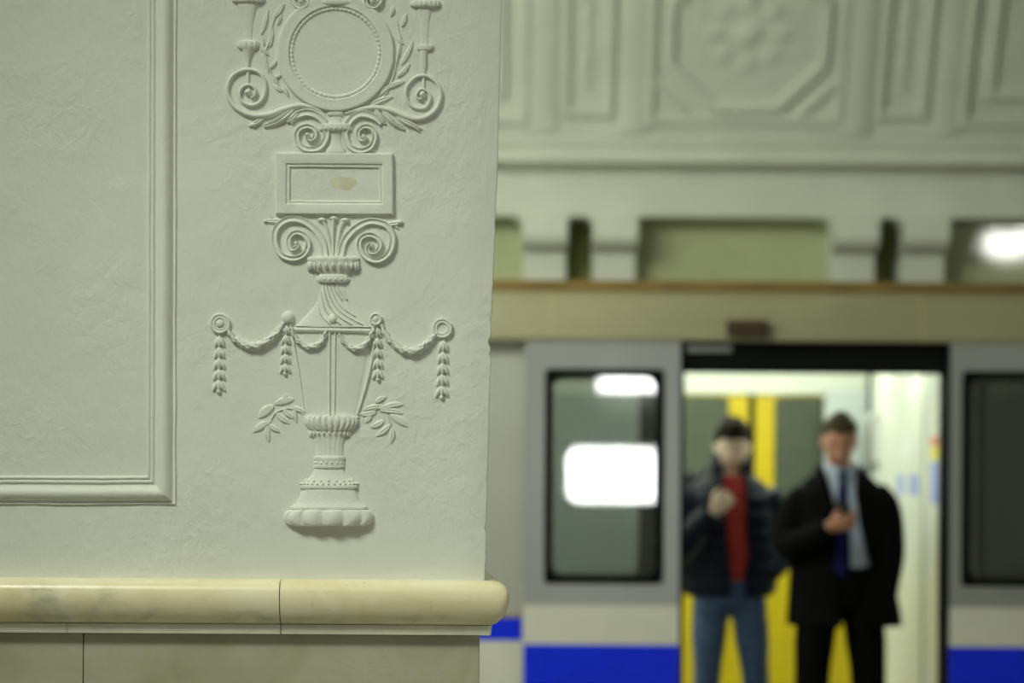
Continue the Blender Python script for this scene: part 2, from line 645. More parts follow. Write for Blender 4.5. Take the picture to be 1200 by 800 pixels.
def b_rect_in(bm):
    v_frame(bm, -.40, .40, S_BOT + .18, S_TOP - .18, .06, .035)


def b_rect_orn(bm):
    v_blob(bm, 0, SC, .11, .11, .04)
    for sx in (-1, 1):
        v_blob(bm, sx * .2, SC, .10, .04, .03)
        v_blob(bm, 0, SC + sx * .2, .04, .10, .03)


for k in range(-3, 5):
    cx = SLOT0 + .035 + k * PER
    piece('rib_pair', b_rib, 'r', cx, rib_me)
    piece('narrow_panel_frame', b_narrow, 'n', cx, narrow_me)
    piece('narrow_panel_relief', b_narrow_orn, 'no', cx, narrow_me)
    mx = cx + PER / 2
    if k % 2 == 0:
        piece('coffer_frame', b_oct_outer, 'oo', mx, oct_me)
        piece('octagon_frame', b_oct, 'o', mx, oct_me)
        piece('rosette_relief', b_oct_rose, 'ro', mx, oct_me)
    else:
        piece('coffer_frame', b_rect, 're', mx, oct_me)
        piece('inner_frame', b_rect_in, 'ri', mx, oct_me)
        piece('cross_relief', b_rect_orn, 'rr', mx, oct_me)

# --- hall side (behind the camera, seen only as reflections)
bm = bmesh.new(); b_box(bm, -9, 11, -4.4, -4.2, 0, 5.7)
tag(link('wall_front', finish(bm, False), 'hall'), 'plain plaster wall across the hall', kind='structure')
bm = bmesh.new(); b_box(bm, -9, 11, -4.4, 7.3, 5.7, 5.85)
tag(link('ceiling_hall', finish(bm, False), 'hall'), 'plain plaster ceiling of the central hall', kind='structure')

# ================================================================== THE PILLAR
YP = 5.0
S = YP / FPX                            # metres per photo pixel on the pillar face


RELIEF_H = 1.0                          # depth factor of the relief


def lean(v):                            # the face curves outward as it rises towards the arch
    t = max(0.0, (690 - v) / 690)
    return 26 * t * t if t < 1.4 else 26 * 1.96 + 26 * 2.8 * (t - 1.4)


def P(u, v, w=0.0):
    q = Q(u, v, YP - lean(v) * S)
    q.y -= w * S * (RELIEF_H if w > 0 else 1.0)
    return q


def interp(tab, v):
    if v <= tab[0][0]:
        return tab[0][1]
    for (a, x), (b, y) in zip(tab, tab[1:]):
        if v <= b:
            return x + (y - x) * (v - a) / (b - a)
    return tab[-1][1]


EDGE = [(-1300, 690), (-700, 632), (-300, 602), (0, 588), (200, 583), (350, 577), (500, 573), (640, 569.5), (690, 568)]
pillar = empty('pillar', (-1.4, 6.1, 0))
tag(pillar, 'white plastered pillar with yellow marble coping in the foreground', 'pillar')
Z_COP = CAM_Z - (681 - 500) * S
# plaster body: horizontal slices
bm = bmesh.new()
rings = []
LEFT_U = -970
rows = []
v = -1150.0
while v < 684:
    rows.append(v)
    v += 3.0 if v > -60 else 40.0
rows.append(684)
for v in rows:
    e = interp(EDGE, v)
    chip = noise.noise(Vector((v * .045, 3.1, 0))) * 1.3 + noise.noise(Vector((v * .16, 9.1, 0))) * .9
    if 335 < v < 470:
        chip += 1.6 * noise.noise(Vector((v * .10, 1.7, 0)))
    deep = 0
    for c0, ww, d in ((401, 5, 3.2), (415, 4, 1.5), (372, 4, 1.6), (618, 4, 2.0), (560, 5, 1.2)):
        deep -= d * math.exp(-((v - c0) / ww) ** 2)
    e2 = e + chip * (0.45 if v < 330 else .8) + deep
    fr = [P(u, v) for u in (LEFT_U, -400, 150, 420, 540)]
    c0 = P(e2 - 2.2, v); c1 = P(e2 - .6, v, -.5); c2 = P(e2, v, -2.2)
    side = c2 + Vector((-.2, 2.2, 0))
    bl = P(LEFT_U, v) + Vector((.2, 2.2, 0))
    rings.append(fr + [c0, c1, c2, side, bl])
loft(bm, rings, True)
link('plaster_body', finish(bm, True, 50), 'plaster', pillar)

# coping, fillet, cladding: swept profiles around the corner
XE = P(568, 684).x                      # plaster corner at the coping
SIDE = Vector((-.2, 2.2)).normalized()  # plan direction of the side face


def plan_path(d, x_start, corner_r, side_len):
    """plan polyline at outward offset d, front from x_start to the rounded corner, then back along the side"""
    nS = Vector((SIDE.y, -SIDE.x))      # outward normal of the side (to +x)
    pf = Vector((0, YP - d))
    A = Vector((XE, YP)) + nS * d       # point on the offset side line
    t = (pf.y - A.y) / SIDE.y
    corner = A + SIDE * t
    r = corner_r
    pts = [Vector((x_start, pf.y))]
    ang = math.acos(max(-1, min(1, Vector((-1, 0)).dot(SIDE))))
    tl = r / math.tan(ang / 2)
    for i in range(7):
        f = i / 6
        a = corner + Vector((-1, 0)) * tl * (1 - f)
        b = corner + SIDE * tl * f
        pts.append(a * (1 - f) + b * f)
    pts.append(corner + SIDE * side_len)
    return pts


def sweep_plan(name, prof, x0, x1, mat, corner=False, r=.012, side_len=.6):
    bm = bmesh.new()
    if corner:
        cols = [plan_path(d, x0, max(.002, r + max(0, d) * .25), side_len) for d, z in prof]
        rings = []
        for i in range(len(cols[0])):
            rings.append([Vector((cols[j][i].x, cols[j][i].y, prof[j][1])) for j in range(len(prof))])
    else:
        rings = [[Vector((x, YP - d, z)) for d, z in prof] for x in (x0, x1)]
    loft(bm, rings, True)
    return link(name, finish(bm, True, 35), mat, pillar)


zc = Z_COP
COP = [(-.05, zc + .003), (.022, zc + .001), (.035, zc - .003), (.043, zc - .010), (.0475, zc - .020), (.049, zc - .032), (.0475, zc - .046),
       (.043, zc - .060), (.036, zc - .073), (.026, zc - .084), (.018, zc - .089), (-.05, zc - .089)]
FIL = [(-.05, zc - .0905), (.014, zc - .0905), (.015, zc - .0915), (.013, zc - .110), (.011, zc - .1115), (-.05, zc - .1115)]
xj = Q(330, 710, YP).x
g = .0010
sweep_plan('coping_block', COP, Q(-240, 710, YP).x + g, xj - g, 'coping')
sweep_plan('coping_block', COP, Q(-800, 710, YP).x + g, Q(-240, 710, YP).x - g, 'coping')
sweep_plan('coping_block', COP, xj + g, 0, 'coping', True, .010, 1.1)
xj2 = Q(80, 740, YP).x
sweep_plan('fillet_strip', FIL, xj2 + g * .6, xj - g, 'fillet')
sweep_plan('fillet_strip', FIL, Q(-800, 740, YP).x, xj2 - g * .6, 'fillet')
sweep_plan('fillet_strip', FIL, xj + g, 0, 'fillet', True, .002, 1.1)
# cladding slabs
zt = zc - .1135
xs = [Q(u, 770, YP).x for u in (-900, -380, 97, 562)]
for (za, zb) in ((zt - .62, zt), (.13, zt - .623)):
    for a, b in zip(xs, xs[1:]):
        box('cladding_slab', a + g, b - g, YP + .006, YP + .04, za, zb, 'slab', pillar, .0015)
    # side slabs
    bm = bmesh.new()
    nS = Vector((SIDE.y, -SIDE.x))
    A = Vector((xs[-1], YP + .008))
    for (l0, l1) in ((.0, .9), (.903, 2.0)):
        bm = bmesh.new()
        ring = [A + SIDE * l0, A + SIDE * l1, A + SIDE * l1 - nS * .03, A + SIDE * l0 - nS * .03]
        loft(bm, [[Vector((p.x, p.y, z)) for p in ring] for z in (za, zb)], True)
        link('cladding_slab', finish(bm, False), 'slab', pillar)
    xs = [Q(u, 770, YP).x for u in (-900, -140, 330, 562)]
box('plinth', Q(-960, 770, YP).x, XE + .02, YP - .03, YP + 2.0, 0.0, .128, 'slab', pillar, .004)
bm = bmesh.new()
ring = [Vector((Q(-960, 770, YP).x, YP + .02)), Vector((XE - .025, YP + .02)), Vector((XE - .21, YP + 2.1)), Vector((Q(-960, 770, YP).x, YP + 2.1))]
loft(bm, [[Vector((p.x, p.y, z)) for p in ring] for z in (.0, zc - .004)], True)
link('masonry_core', finish(bm, False), 'mortar', pillar)

# moulded panel border (mitred frame), profile across: (distance from outer edge, height) in px
MOULD = [(-1, -3), (0, -.5), (0.6, 1.6), (1.8, 1.9), (2.6, 1.0), (4, .8), (5.4, 2.6), (8, 6.2), (11, 8.3), (14, 9.0), (17, 8.2), (19.6, 6.0), (21.5, 3.6), (23.5, 2.4), (25, 2.6),
         (25.8, 3.8), (27.4, 4.3), (28.8, 3.4), (29.4, 2.3), (30.0, 2.5), (30.8, 3.6), (32.2, 3.9), (33.5, 2.7), (34.2, .6), (35, -3)]
bm = bmesh.new()
OU, OV, IU, IV = 206.5, 591.5, -607.0, -760.0     # right, bottom, left, top


def mould_pt(side_u, side_v, d, h):
    return P(side_u, side_v, h)


def mould_side(corner_a, corner_b, na, nb, wob):
    """corner_a/b: function d -> (u, v)"""
    rings = []
    n = 80
    for i in range(n + 1):
        t = i / n
        ring = []
        for j, (d, h) in enumerate(MOULD):
            (ua, va), (ub, vb) = corner_a(d), corner_b(d)
            u, v = ua + (ub - ua) * t, va + (vb - va) * t
            k = noise.noise(Vector((u * .02, v * .02, wob))) * .7 + noise.noise(Vector((u * .08, v * .08, wob))) * .35
            ring.append(P(u + k * .6, v + k * .6, h + (k * .7 if h > 0 else 0)))
        rings.append(ring)
    return rings


def cRB(d): return (OU - d, OV - d)
def cRT(d): return (OU + 2 - d, IV + d)
def cLB(d): return (IU + d, OV - d)
def cLT(d): return (IU + d, IV + d)


panel_parts = []
for nm, a, b in (('panel_moulding', cRB, cRT), ('panel_moulding', cLB, cRB), ('panel_moulding', cLB, cLT), ('panel_moulding', cLT, cRT)):
    bm = bmesh.new()
    loft(bm, mould_side(a, b, 0, 0, 1.0), False, False)
    link(nm, finish(bm, True, 60), 'stucco', pillar)

# ================================================================== STUCCO CANDELABRUM RELIEF (in px units on the pillar face)
RELIEF_H = 0.68
relief = empty('stucco_relief', P(385, 616))
tag(relief, 'white stucco candelabrum relief with urn, garlands and round medallion on pillar', 'relief')


def R(name, bm, mat='stucco', angle=40, parent=None):
    return link(name, finish(bm, True, angle), mat, parent or relief)


ROUND = [(-1, -.25), (-.97, .15), (-.85, .5), (-.6, .8), (-.3, .96), (0, 1), (.3, .96), (.6, .8), (.85, .5), (.97, .15), (1, -.25)]
BAND = [(-1, -.3), (-.98, .55), (-.86, .95), (-.66, 1.0), (-.45, .72), (-.1, .58), (.3, .62), (.6, .85), (.8, .95), (.95, .6), (1, -.3)]
SHARP = [(-1, -.3), (-.9, .2), (-.5, .55), (0, 1), (.5, .55), (.9, .2), (1, -.3)]


def ribbon(bm, ctrl, widths, heights, prof=ROUND, per=6, wob=0.0, leafy=0.0, taper_end=True):
    c = catmull([Vector((p[0], p[1], 0)) for p in ctrl], per)
    n = len(c)
    ws = resample(list(widths), n); hs = resample(list(heights), n)
    rings = []
    for i, p in enumerate(c):
        t = (c[min(i + 1, n - 1)] - c[max(i - 1, 0)])
        t = t.normalized() if t.length > 1e-6 else Vector((1, 0, 0))
        nr = Vector((-t.y, t.x, 0))
        w, h = ws[i] / 2, hs[i]
        ring = []
        for k, (q, hh) in enumerate(prof):
            z = h * hh
            uu = p + nr * q * w
            if leafy and hh > .2:
                z += leafy * math.sin(i * 1.9 + k * 2.4) + leafy * .6 * math.sin(i * .9 - k * 1.7)
            if leafy:
                uu = uu + nr * q * leafy * .55 * math.sin(i * 1.5 + (2 if q > 0 else 0))
            ring.append(P(uu.x, uu.y, z))
        rings.append(ring)
    vr = loft(bm, rings, False, False)
    for e in (vr[0], vr[-1]):
        try: bm.faces.new(e)
        except ValueError: pass


def leafm(bm, a, b, width, h, curl=0.0, ns=8, nm=6, groove=.35):
    """a leaf on the wall from a to b (px)"""
    a, b = Vector((a[0], a[1])), Vector((b[0], b[1]))
    d = b - a
    L = d.length
    d = d / L
    nr = Vector((-d.y, d.x))
    rings = []
    for i in range(ns + 1):
        s = i / ns
        wd = width / 2 * (math.sin(PI * min(1, s * .93 + .05)) ** .75) + .15
        bend = curl * L * math.sin(PI * s) * .3
        ring = []
        for j in range(nm + 1):
            q = -1 + 2 * j / nm
            hh = h * (.35 + .65 * math.sin(PI * (s * .8 + .15))) * (1 - abs(q) ** 2.2) * (1 - groove * math.exp(-(q / .22) ** 2))
            if j in (0, nm): hh = -1.0
            p = a + d * L * s + nr * (q * wd + bend)
            ring.append(P(p.x, p.y, hh))
        rings.append(ring)
    loft(bm, rings, False, False)


def blob(bm, u, v, ru, rv, h, base=-.5):
    rings = []
    for i in range(6):
        a = i / 6 * PI / 2
        rings.append([P(u + ru * math.cos(a) * math.cos(t), v + rv * math.cos(a) * math.sin(t), base + (h - base) * math.sin(a)) for t in [k * PI / 8 for k in range(16)]])
    loft(bm, rings, True)


def lathe(bm, prof, cx, depth=.45, m=20, gad=0, gamp=0.0, twist=0.0, dmin=0.0):
    """half-round relief of a turned profile; prof = [(v, half width)]; cx = number or function of v"""
    rings = []
    for v, hw in prof:
        c = cx(v) if callable(cx) else cx
        ring = []
        for k in range(m + 1):
            a = PI * k / m
            d = dmin + hw * depth
            mod = 1 + (gamp * abs(math.sin(gad * a + twist * v)) if gad else 0)
            ring.append(P(c - hw * math.cos(a), v, (d * math.sin(a) ** .8) * mod - .6))
        rings.append(ring)
    vr = loft(bm, rings, False, False)
    for e in (vr[0], vr[-1]):
        try: bm.faces.new(e)
        except ValueError: pass


def CX(v):                              # leaning axis of the ornament
    return 385.0 + (616 - v) * .0125


def prof_fine(tab, n=5):
    out = []
    for (a, x), (b, y) in zip(tab, tab[1:]):
        for i in range(n):
            t = i / n
            out.append((a + (b - a) * t, x + (y - x) * t))
    out.append(tab[-1])
    return out


# pedestal
bm = bmesh.new()
lathe(bm, [(549, 17), (552, 18), (557, 21), (562, 26), (566, 30), (568, 33), (569, 34.5), (571, 34.5), (572.4, 33.5), (573, 31), (577, 33), (583, 35), (588, 38), (592, 42), (593.5, 45.5), (596, 46), (597, 44)], CX, .40)
R('pedestal', bm)
bm = bmesh.new()
lathe(bm, prof_fine([(597, 46), (599, 50), (603, 52.5), (608, 53), (612, 51), (615, 47), (616, 42)], 3), CX, .36, 96, 6.5, .30)
R('foot_moulding', bm, angle=60)
bm = bmesh.new()
for i in range(15):
    a = PI * (i + .5) / 15
    blob(bm, CX(569) - 33 * math.cos(a), 566.5, 2.2, 1.8, 13 * math.sin(a) + 2.5)
for i in range(9):
    a = PI * (i + .5) / 9
    blob(bm, CX(564) - 27 * math.cos(a), 563.2, 2.4, 2.6, 11 * math.sin(a) + 2)
R('bead_row', bm)
# collar and neck
bm = bmesh.new()
lathe(bm, [(534, 16), (535, 18.5), (538, 19), (540, 17), (544, 17.5), (546, 18.5), (548, 18), (549, 16)], CX, .5)
R('collar', bm)
bm = bmesh.new()
for i in range(8):
    a = PI * (i + .5) / 8
    blob(bm, CX(542) - 17 * math.cos(a), 542, 1.9, 2.3, 9.5 * math.sin(a) + 1.5)
R('collar_beads', bm)
bm = bmesh.new()
lathe(bm, prof_fine([(504, 24), (508, 22), (513, 18.5), (520, 16.4), (528, 16), (534, 16.5)], 3), CX, .38, 60, 9.0, .12)
R('neck', bm, angle=60)
bm = bmesh.new()
for i in range(11):
    a = PI * (i + .5) / 11
    u = CX(508) - 23.5 * math.cos(a)
    d = 9.5 * math.sin(a)
    leafm(bm, (u, 504), (u, 512), 4.6, d + 2.2, groove=0)
R('dentil_ring', bm)
bm = bmesh.new()
lathe(bm, prof_fine([(487.5, 29), (489, 31.5), (493, 32.5), (497, 31.5), (501, 28), (504, 24)], 3), lambda v: 388.3, .42, 96, 13.0, .22)
R('gadroon_bowl', bm, angle=60)
bm = bmesh.new()
for i in range(15):
    a = PI * (i + .5) / 15
    blob(bm, 388.3 - 31 * math.cos(a), 488.8 + .9 * (i % 2), 2.4, 2.6, 13 * math.sin(a) + 1.4)
R('bead_row', bm)
# urn body and ribs
bm = bmesh.new()
lathe(bm, prof_fine([(389, 44), (400, 44.5), (420, 41), (445, 36), (470, 31), (488, 28)], 3), lambda v: 389.3, .10, 24)
R('urn_body', bm)
bm = bmesh.new(); ribbon(bm, [(386.4, 372), (386.2, 430), (386.0, 487)], [4.2, 3.2, 2.8], [8.5, 6.2, 5.4]); R('urn_rib', bm)
bm = bmesh.new(); ribbon(bm, [(392.8, 374), (392.6, 430), (391.6, 487)], [3.8, 3.0, 2.6], [7.5, 5.8, 5.0]); R('urn_rib', bm)
bm = bmesh.new(); ribbon(bm, [(439, 380), (436, 420), (428, 455), (418.5, 486)], [3, 3.4, 3, 2.4], [5, 5, 4.4, 3.4]); R('urn_rib', bm)
bm = bmesh.new(); ribbon(bm, [(340, 380), (346, 410), (351, 440), (357, 486)], [2.4, 2.4, 1.8, 1.4], [4, 3.4, 2.2, 1.6]); R('urn_rib', bm)
bm = bmesh.new(); ribbon(bm, [(346, 386.2), (389, 386.8), (435, 387.6)], [7, 7.4, 7], [7, 9.5, 7]); ribbon(bm, [(347, 381.7), (389, 382.2), (434, 383)], [2.4, 2.4, 2.4], [7, 9, 7]); R('urn_rim', bm)
# fluted lid
bm = bmesh.new()
LID = [(330, 12), (336, 13.5), (344, 15.5), (352, 18), (360, 23), (368, 30), (375, 37), (380, 42), (383.5, 44)]
lathe(bm, prof_fine(LID, 3), lambda v: 390.0, .21, 30)
R('urn_lid', bm)
bm = bmesh.new()


def lid_pt(v, f):
    hw = interp(LID, v)
    return (390 + f * hw, v, hw * .24 * max(0, 1 - f * f) ** .4)


for i in range(9):
    f0 = -1.5 + i * .30
    pts = []
    for k in range(6):
        v = 332 + k * 9.6
        f = f0 + k * .24 + .03 * k * k * (1 if f0 > -0.2 else .3)
        if -.96 < f < .96:
            pts.append((*lid_pt(v, f)[:2], lid_pt(v, f)[2]))
    if len(pts) >= 3:
        ribbon(bm, [(p[0], p[1]) for p in pts], [2.4, 3.8, 4.6], [pts[0][2] + 1.6, pts[len(pts) // 2][2] + 2.2, pts[-1][2] + 2.0], SHARP)
R('lid_flutes', bm, angle=60)
bm = bmesh.new()
lathe(bm, [(321.5, 16.5), (322.5, 18.4), (326, 19), (330, 18.4), (331.5, 15)], lambda v: 390.5, .5)
R('lid_collar', bm)
bm = bmesh.new()
for i in range(8):
    a = PI * (i + .5) / 8
    blob(bm, 390.5 - 18 * math.cos(a), 327.4, 2.5, 3.0, 9.5 * math.sin(a) + 1.6)
R('bead_row', bm)
# capital cup
bm = bmesh.new()
lathe(bm, prof_fine([(301, 28.5), (302, 30.6), (305, 31), (306.5, 29.5), (308, 29), (312, 27), (317, 22.5), (320, 18), (322, 16)], 2), lambda v: 390.5, .45, 72, 7.0, .10)
R('capital_cup', bm, angle=60)
bm = bmesh.new()
for i in range(11):
    a = PI * (i + .5) / 11
    u = 390.5 - 29 * math.cos(a)
    d = 12.5 * math.sin(a)
    leafm(bm, (u, 317), (u + 0, 304.5), 5.8, d + 6.0, groove=.15)
R('cup_leaves', bm)


def z5(pts): return [(300 + x / 6.6667, 240 + y / 6.6667) for x, y in pts]
def z3(pts): return [(250 + x / 8.0, 90 + y / 8.0) for x, y in pts]
def z4(pts): return [(390 + x / 8.0, 90 + y / 8.0) for x, y in pts]
def z1(pts): return [(250 + x / 8.0, y / 8.0) for x, y in pts]
def z2(pts): return [(390 + x / 8.0, y / 8.0) for x, y in pts]
def z8(pts): return [(290 + x / 6.0, 450 + y / 6.0) for x, y in pts]


bm = bmesh.new()
ribbon(bm, z5([(538, 410), (518, 290), (455, 185), (350, 118), (240, 118), (160, 185), (148, 290), (195, 385), (290, 418), (375, 385), (408, 300), (375, 235), (310, 218), (262, 255), (258, 310), (285, 345), (325, 322), (318, 292)]),
       [8.5, 8.5, 8, 7.6, 7, 6.6, 6.2, 6, 5.5, 4.5, 3.5], [5, 6, 7, 7.5, 8, 8, 8, 8.2, 8.6, 9.2, 9.5], BAND)
blob(bm, 300 + 313 / 6.667, 240 + 300 / 6.667, 2.6, 2.6, 9.5)
R('volute', bm, angle=55)
bm = bmesh.new()
ribbon(bm, z5([(655, 410), (688, 285), (765, 190), (880, 130), (1000, 148), (1052, 205), (1066, 290), (1032, 385), (950, 435), (865, 410), (808, 335), (818, 262), (880, 232), (945, 255), (970, 310), (945, 362), (893, 372), (872, 335), (900, 305)]),
       [8.5, 8.5, 8, 7.6, 7, 6.6, 6.2, 6, 5.5, 4.5, 3.5], [5, 6, 7, 7.5, 8, 8, 8, 8.2, 8.6, 9.2, 9.5], BAND)
blob(bm, 300 + 905 / 6.667, 240 + 318 / 6.667, 2.6, 2.6, 9.5)
R('volute', bm, angle=55)
bm = bmesh.new()                          # palmette between the volutes
ribbon(bm, z5([(588, 410), (575, 290), (545, 170), (515, 118)]), [4, 4, 4, 5], [3.4, 4, 5, 6])
ribbon(bm, z5([(600, 410), (602, 280), (603, 170), (606, 110)]), [4, 4, 4.4, 6], [4.4, 5, 6, 7])
ribbon(bm, z5([(625, 410), (640, 280), (665, 170), (695, 118)]), [4, 4, 4, 5], [3.4, 4, 5, 6])
for (x, y) in ((515, 118), (608, 106), (697, 120)):
    u, v = 300 + x / 6.667, 240 + y / 6.667
    blob(bm, u, v, 5.2, 2.9, 8)
R('palmette', bm)
bm = bmesh.new()
leafm(bm, (334, 259), (310, 259), 8, 5.5); leafm(bm, (322, 260), (315, 249.5), 4.5, 4.5); blob(bm, 311, 259, 2.5, 2.5, 5)
R('bud', bm)
bm = bmesh.new()
leafm(bm, (450, 263.5), (473, 261), 8, 5.5); blob(bm, 468, 260.5, 4.2, 3.2, 7); leafm(bm, (461, 263), (468, 268.5), 4, 4)
R('bud', bm)

# tablet
tablet = None


def frame_ring(bm, rects):
    """nested rectangles (u0,v0,u1,v1,w) lofted"""
    rings = []
    for (a, b, c, d, w) in rects:
        k = .0
        pts = []
        n = 8
        cs = [(a, b), (c, b + .9), (c + .6, d + .6), (a - .2, d)]
        for i in range(4):
            p, q = cs[i], cs[(i + 1) % 4]
            for j in range(n):
                t = j / n
                u, v = p[0] + (q[0] - p[0]) * t, p[1] + (q[1] - p[1]) * t
                e = noise.noise(Vector((u * .09, v * .09, w))) * .35
                pts.append(P(u + e, v + e, w))
        rings.append(pts)
    loft(bm, rings, False, True)


bm = bmesh.new()
frame_ring(bm, [(323.5, 179, 460.5, 251.5, -1), (323.7, 179.3, 460.3, 251.2, 6.5), (325, 180.6, 459, 250, 8), (333, 189, 451.5, 242, 8.2), (335.3, 191.4, 449, 239.6, 7.4), (336.6, 192.6, 447.8, 238.4, 5.0),
                (337.4, 193.2, 447.0, 237.8, 4.6), (338.4, 194.2, 446.0, 236.8, 5.4), (339.6, 195.4, 444.8, 235.6, 5.0), (340.4, 196.2, 444.0, 234.8, 2.0)])
tablet = R('tablet_frame', bm, angle=28)
bm = bmesh.new()
loft(bm, [[P(339, 195, 2.0 + .0), P(446, 196, 2.0)], [P(339, 236, 2.0), P(446.5, 237, 2.0)]], False, False)
bmesh.ops.subdivide_edges(bm, edges=bm.edges[:], cuts=3, use_grid_fill=True)
R('tablet_field', bm, 'plaster')
bm = bmesh.new()
ring = []
for k in range(28):
    a = 2 * PI * k / 28
    r = 1 + .28 * noise.noise(Vector((math.cos(a) * 1.3, math.sin(a) * 1.3, 4)))
    ring.append(P(402 + 15 * r * math.cos(a), 214.5 + 8.2 * r * math.sin(a), 2.15))
bm.faces.new([bm.verts.new(p) for p in ring])
link('stain_patch', finish(bm, False), 'stain', relief)

# scrolls under the medallion
bm = bmesh.new()
ribbon(bm, z3([(715, 425), (770, 365), (880, 335), (985, 370), (1045, 450), (1058, 560), (1005, 655), (905, 682), (818, 645), (780, 560), (806, 490), (880, 462), (942, 488), (958, 548), (926, 590), (885, 580), (880, 545)]),
       [6, 9, 9, 8, 7.4, 7, 6.6, 6.2, 5.8, 5.2, 4.4, 3.6], [6, 7, 6.5, 6, 6, 6.5, 7, 7.5, 8, 8.6, 9, 9.4], BAND)
blob(bm, 360.3, 158.2, 2.8, 2.8, 9.5)
R('scroll', bm, angle=55)
bm = bmesh.new()
ribbon(bm, z4([(455, 440), (400, 385), (320, 352), (235, 355), (155, 420), (112, 530), (160, 650), (260, 692), (355, 655), (392, 560), (365, 488), (300, 468), (246, 505), (243, 568), (282, 592), (312, 560)]),
       [6, 9, 9, 8, 7.4, 7, 6.6, 6.2, 5.8, 5.2, 4.4, 3.6], [6, 7, 6.5, 6, 6, 6.5, 7, 7.5, 8, 8.6, 9, 9.4], BAND)
blob(bm, 426, 160, 3.0, 3.0, 9.5)
R('scroll', bm, angle=55)
bm = bmesh.new()
lathe(bm, [(130, 7), (131, 10), (133.5, 10.5), (135.5, 9), (136.5, 6), (141, 6), (144.5, 8), (145.2, 17), (146, 18.8), (149, 19.2), (152, 18.2), (154, 14), (155.5, 8), (160, 6.5), (165, 6), (170, 7.5), (173, 10), (176, 11.5), (179, 11.5), (179.6, 9)], lambda v: 393.5, .5)
R('spool', bm)
bm = bmesh.new()
for i in range(9):
    a = PI * (i + .5) / 9
    blob(bm, 393.5 - 18 * math.cos(a), 151, 2.2, 3, 9.3 * math.sin(a) + 1.6)
R('bead_row', bm)

# acanthus stems running into the large spirals
bm = bmesh.new()
ribbon(bm, z3([(1060, 410), (1010, 330), (920, 285), (800, 272), (660, 308), (540, 352), (400, 368), (280, 335), (185, 265), (133, 150), (152, 40), (220, -35), (320, -65), (425, -40), (485, 50), (482, 170), (425, 250), (345, 270), (275, 235), (247, 160), (282, 95), (345, 80), (395, 120), (390, 175), (350, 200)]),
       [3, 5, 7, 8, 7, 6, 5.2, 5, 4.8, 4.6, 4.4, 4.4, 4.2, 4, 3.6, 3], [3, 5, 7, 8, 7.4, 7, 6.6, 6.4, 6.4, 6.6, 6.8, 7, 7, 7, 7, 7], ROUND)
blob(bm, 290.7, 108.2, 4.4, 4.4, 9.5)
R('spiral', bm)
bm = bmesh.new()
leafm(bm, (346, 125.5), (309, 149), 11, 8.5, -.22); leafm(bm, (338, 130), (310, 146.5), 5, 9.5, -.2)
leafm(bm, (350, 130), (336, 143.5), 9, 9, -.25); leafm(bm, (309, 138), (292, 148.5), 8, 6.5, -.1); blob(bm, 297, 146.5, 4, 3.2, 6.5)
R('acanthus_leaf', bm)
bm = bmesh.new()
ribbon(bm, z4([(110, 345), (200, 318), (300, 298), (420, 292), (560, 322), (690, 378), (790, 398), (890, 372), (972, 300), (1012, 190), (992, 85), (920, 15), (850, -10), (765, 15), (697, 95), (687, 190), (735, 272), (820, 302), (885, 275), (917, 200), (885, 138), (830, 118), (788, 160), (797, 205), (838, 210)]),
       [3, 5, 7, 8, 7, 6, 5.2, 4.8, 4.6, 4.4, 4.2, 4.2, 4, 3.8, 3.4, 3], [3, 5, 7, 8, 7.4, 7, 6.4, 6.2, 6.2, 6, 5.6, 5, 5.6, 6.4, 7, 7], ROUND)
blob(bm, 495, 110.8, 4.2, 4.2, 9)
R('spiral', bm)
bm = bmesh.new()
leafm(bm, (440, 126), (452, 146), 9, 8, .22); leafm(bm, (447, 128), (474, 152), 11, 8.5, .15); leafm(bm, (464, 136), (494, 151), 9, 8, .12)
leafm(bm, (452, 131), (471, 150), 4.6, 9.5, .15); leafm(bm, (478, 142), (492, 154), 6, 7)
R('acanthus_leaf', bm)

# torches
bm = bmesh.new()
lathe(bm, prof_fine([(3.4, 12), (8, 11.5), (18, 8.6), (28, 6.4), (38, 5.2), (49, 4.6)], 3), lambda v: 289.5 + v * .03, .55, 30)
lathe(bm, [(58, 7.5), (62, 5.5), (68, 3.6), (76, 2.4), (88, 2.2), (106, 2.0)], lambda v: 290.6, .9, 12, dmin=2.4)
R('torch', bm)
bm = bmesh.new()
lathe(bm, prof_fine([(-5, 17), (-4, 19.5), (-1, 20), (2, 19), (3.6, 15)], 2), lambda v: 291, .5, 60, 9, .14)
R('torch_cap', bm)
bm = bmesh.new()
lathe(bm, [(48, 10), (49, 12.6), (52, 13.6), (55, 13), (57.5, 11), (58.6, 8)], lambda v: 290.8, .6, 40, 6, .18)
R('torch_collar', bm)
bm = bmesh.new()
lathe(bm, prof_fine([(9, 10), (14, 8), (24, 6), (36, 5.2), (53, 4.8)], 3), lambda v: 497.5, .45, 30)
lathe(bm, [(59, 4.8), (66, 4), (78, 4.2), (84, 3), (90, 2.2), (108, 1.9)], lambda v: 496.4, .8, 12, dmin=2.0)
R('torch', bm)
bm = bmesh.new()
lathe(bm, prof_fine([(1, 15), (2, 17.5), (5, 18.5), (7.5, 17.5), (9, 13)], 2), lambda v: 498.5, .5, 60, 9, .14)
R('torch_cap', bm)
bm = bmesh.new()
lathe(bm, [(52.6, 8), (53.4, 10), (56, 10.4), (58.4, 9.4), (59.2, 6)], lambda v: 498.3, .7, 30)
R('torch_collar', bm)
bm = bmesh.new()
lathe(bm, prof_fine([(-80, 6), (-60, 11), (-40, 15), (-20, 13), (-8, 8), (-5, 12)], 3), lambda v: 291, .5, 30)
R('torch_flame', bm)
bm = bmesh.new()
lathe(bm, prof_fine([(-76, 6), (-56, 11), (-36, 15), (-16, 13), (-4, 8), (1, 12)], 3), lambda v: 498.5, .5, 30)
R('torch_flame', bm)

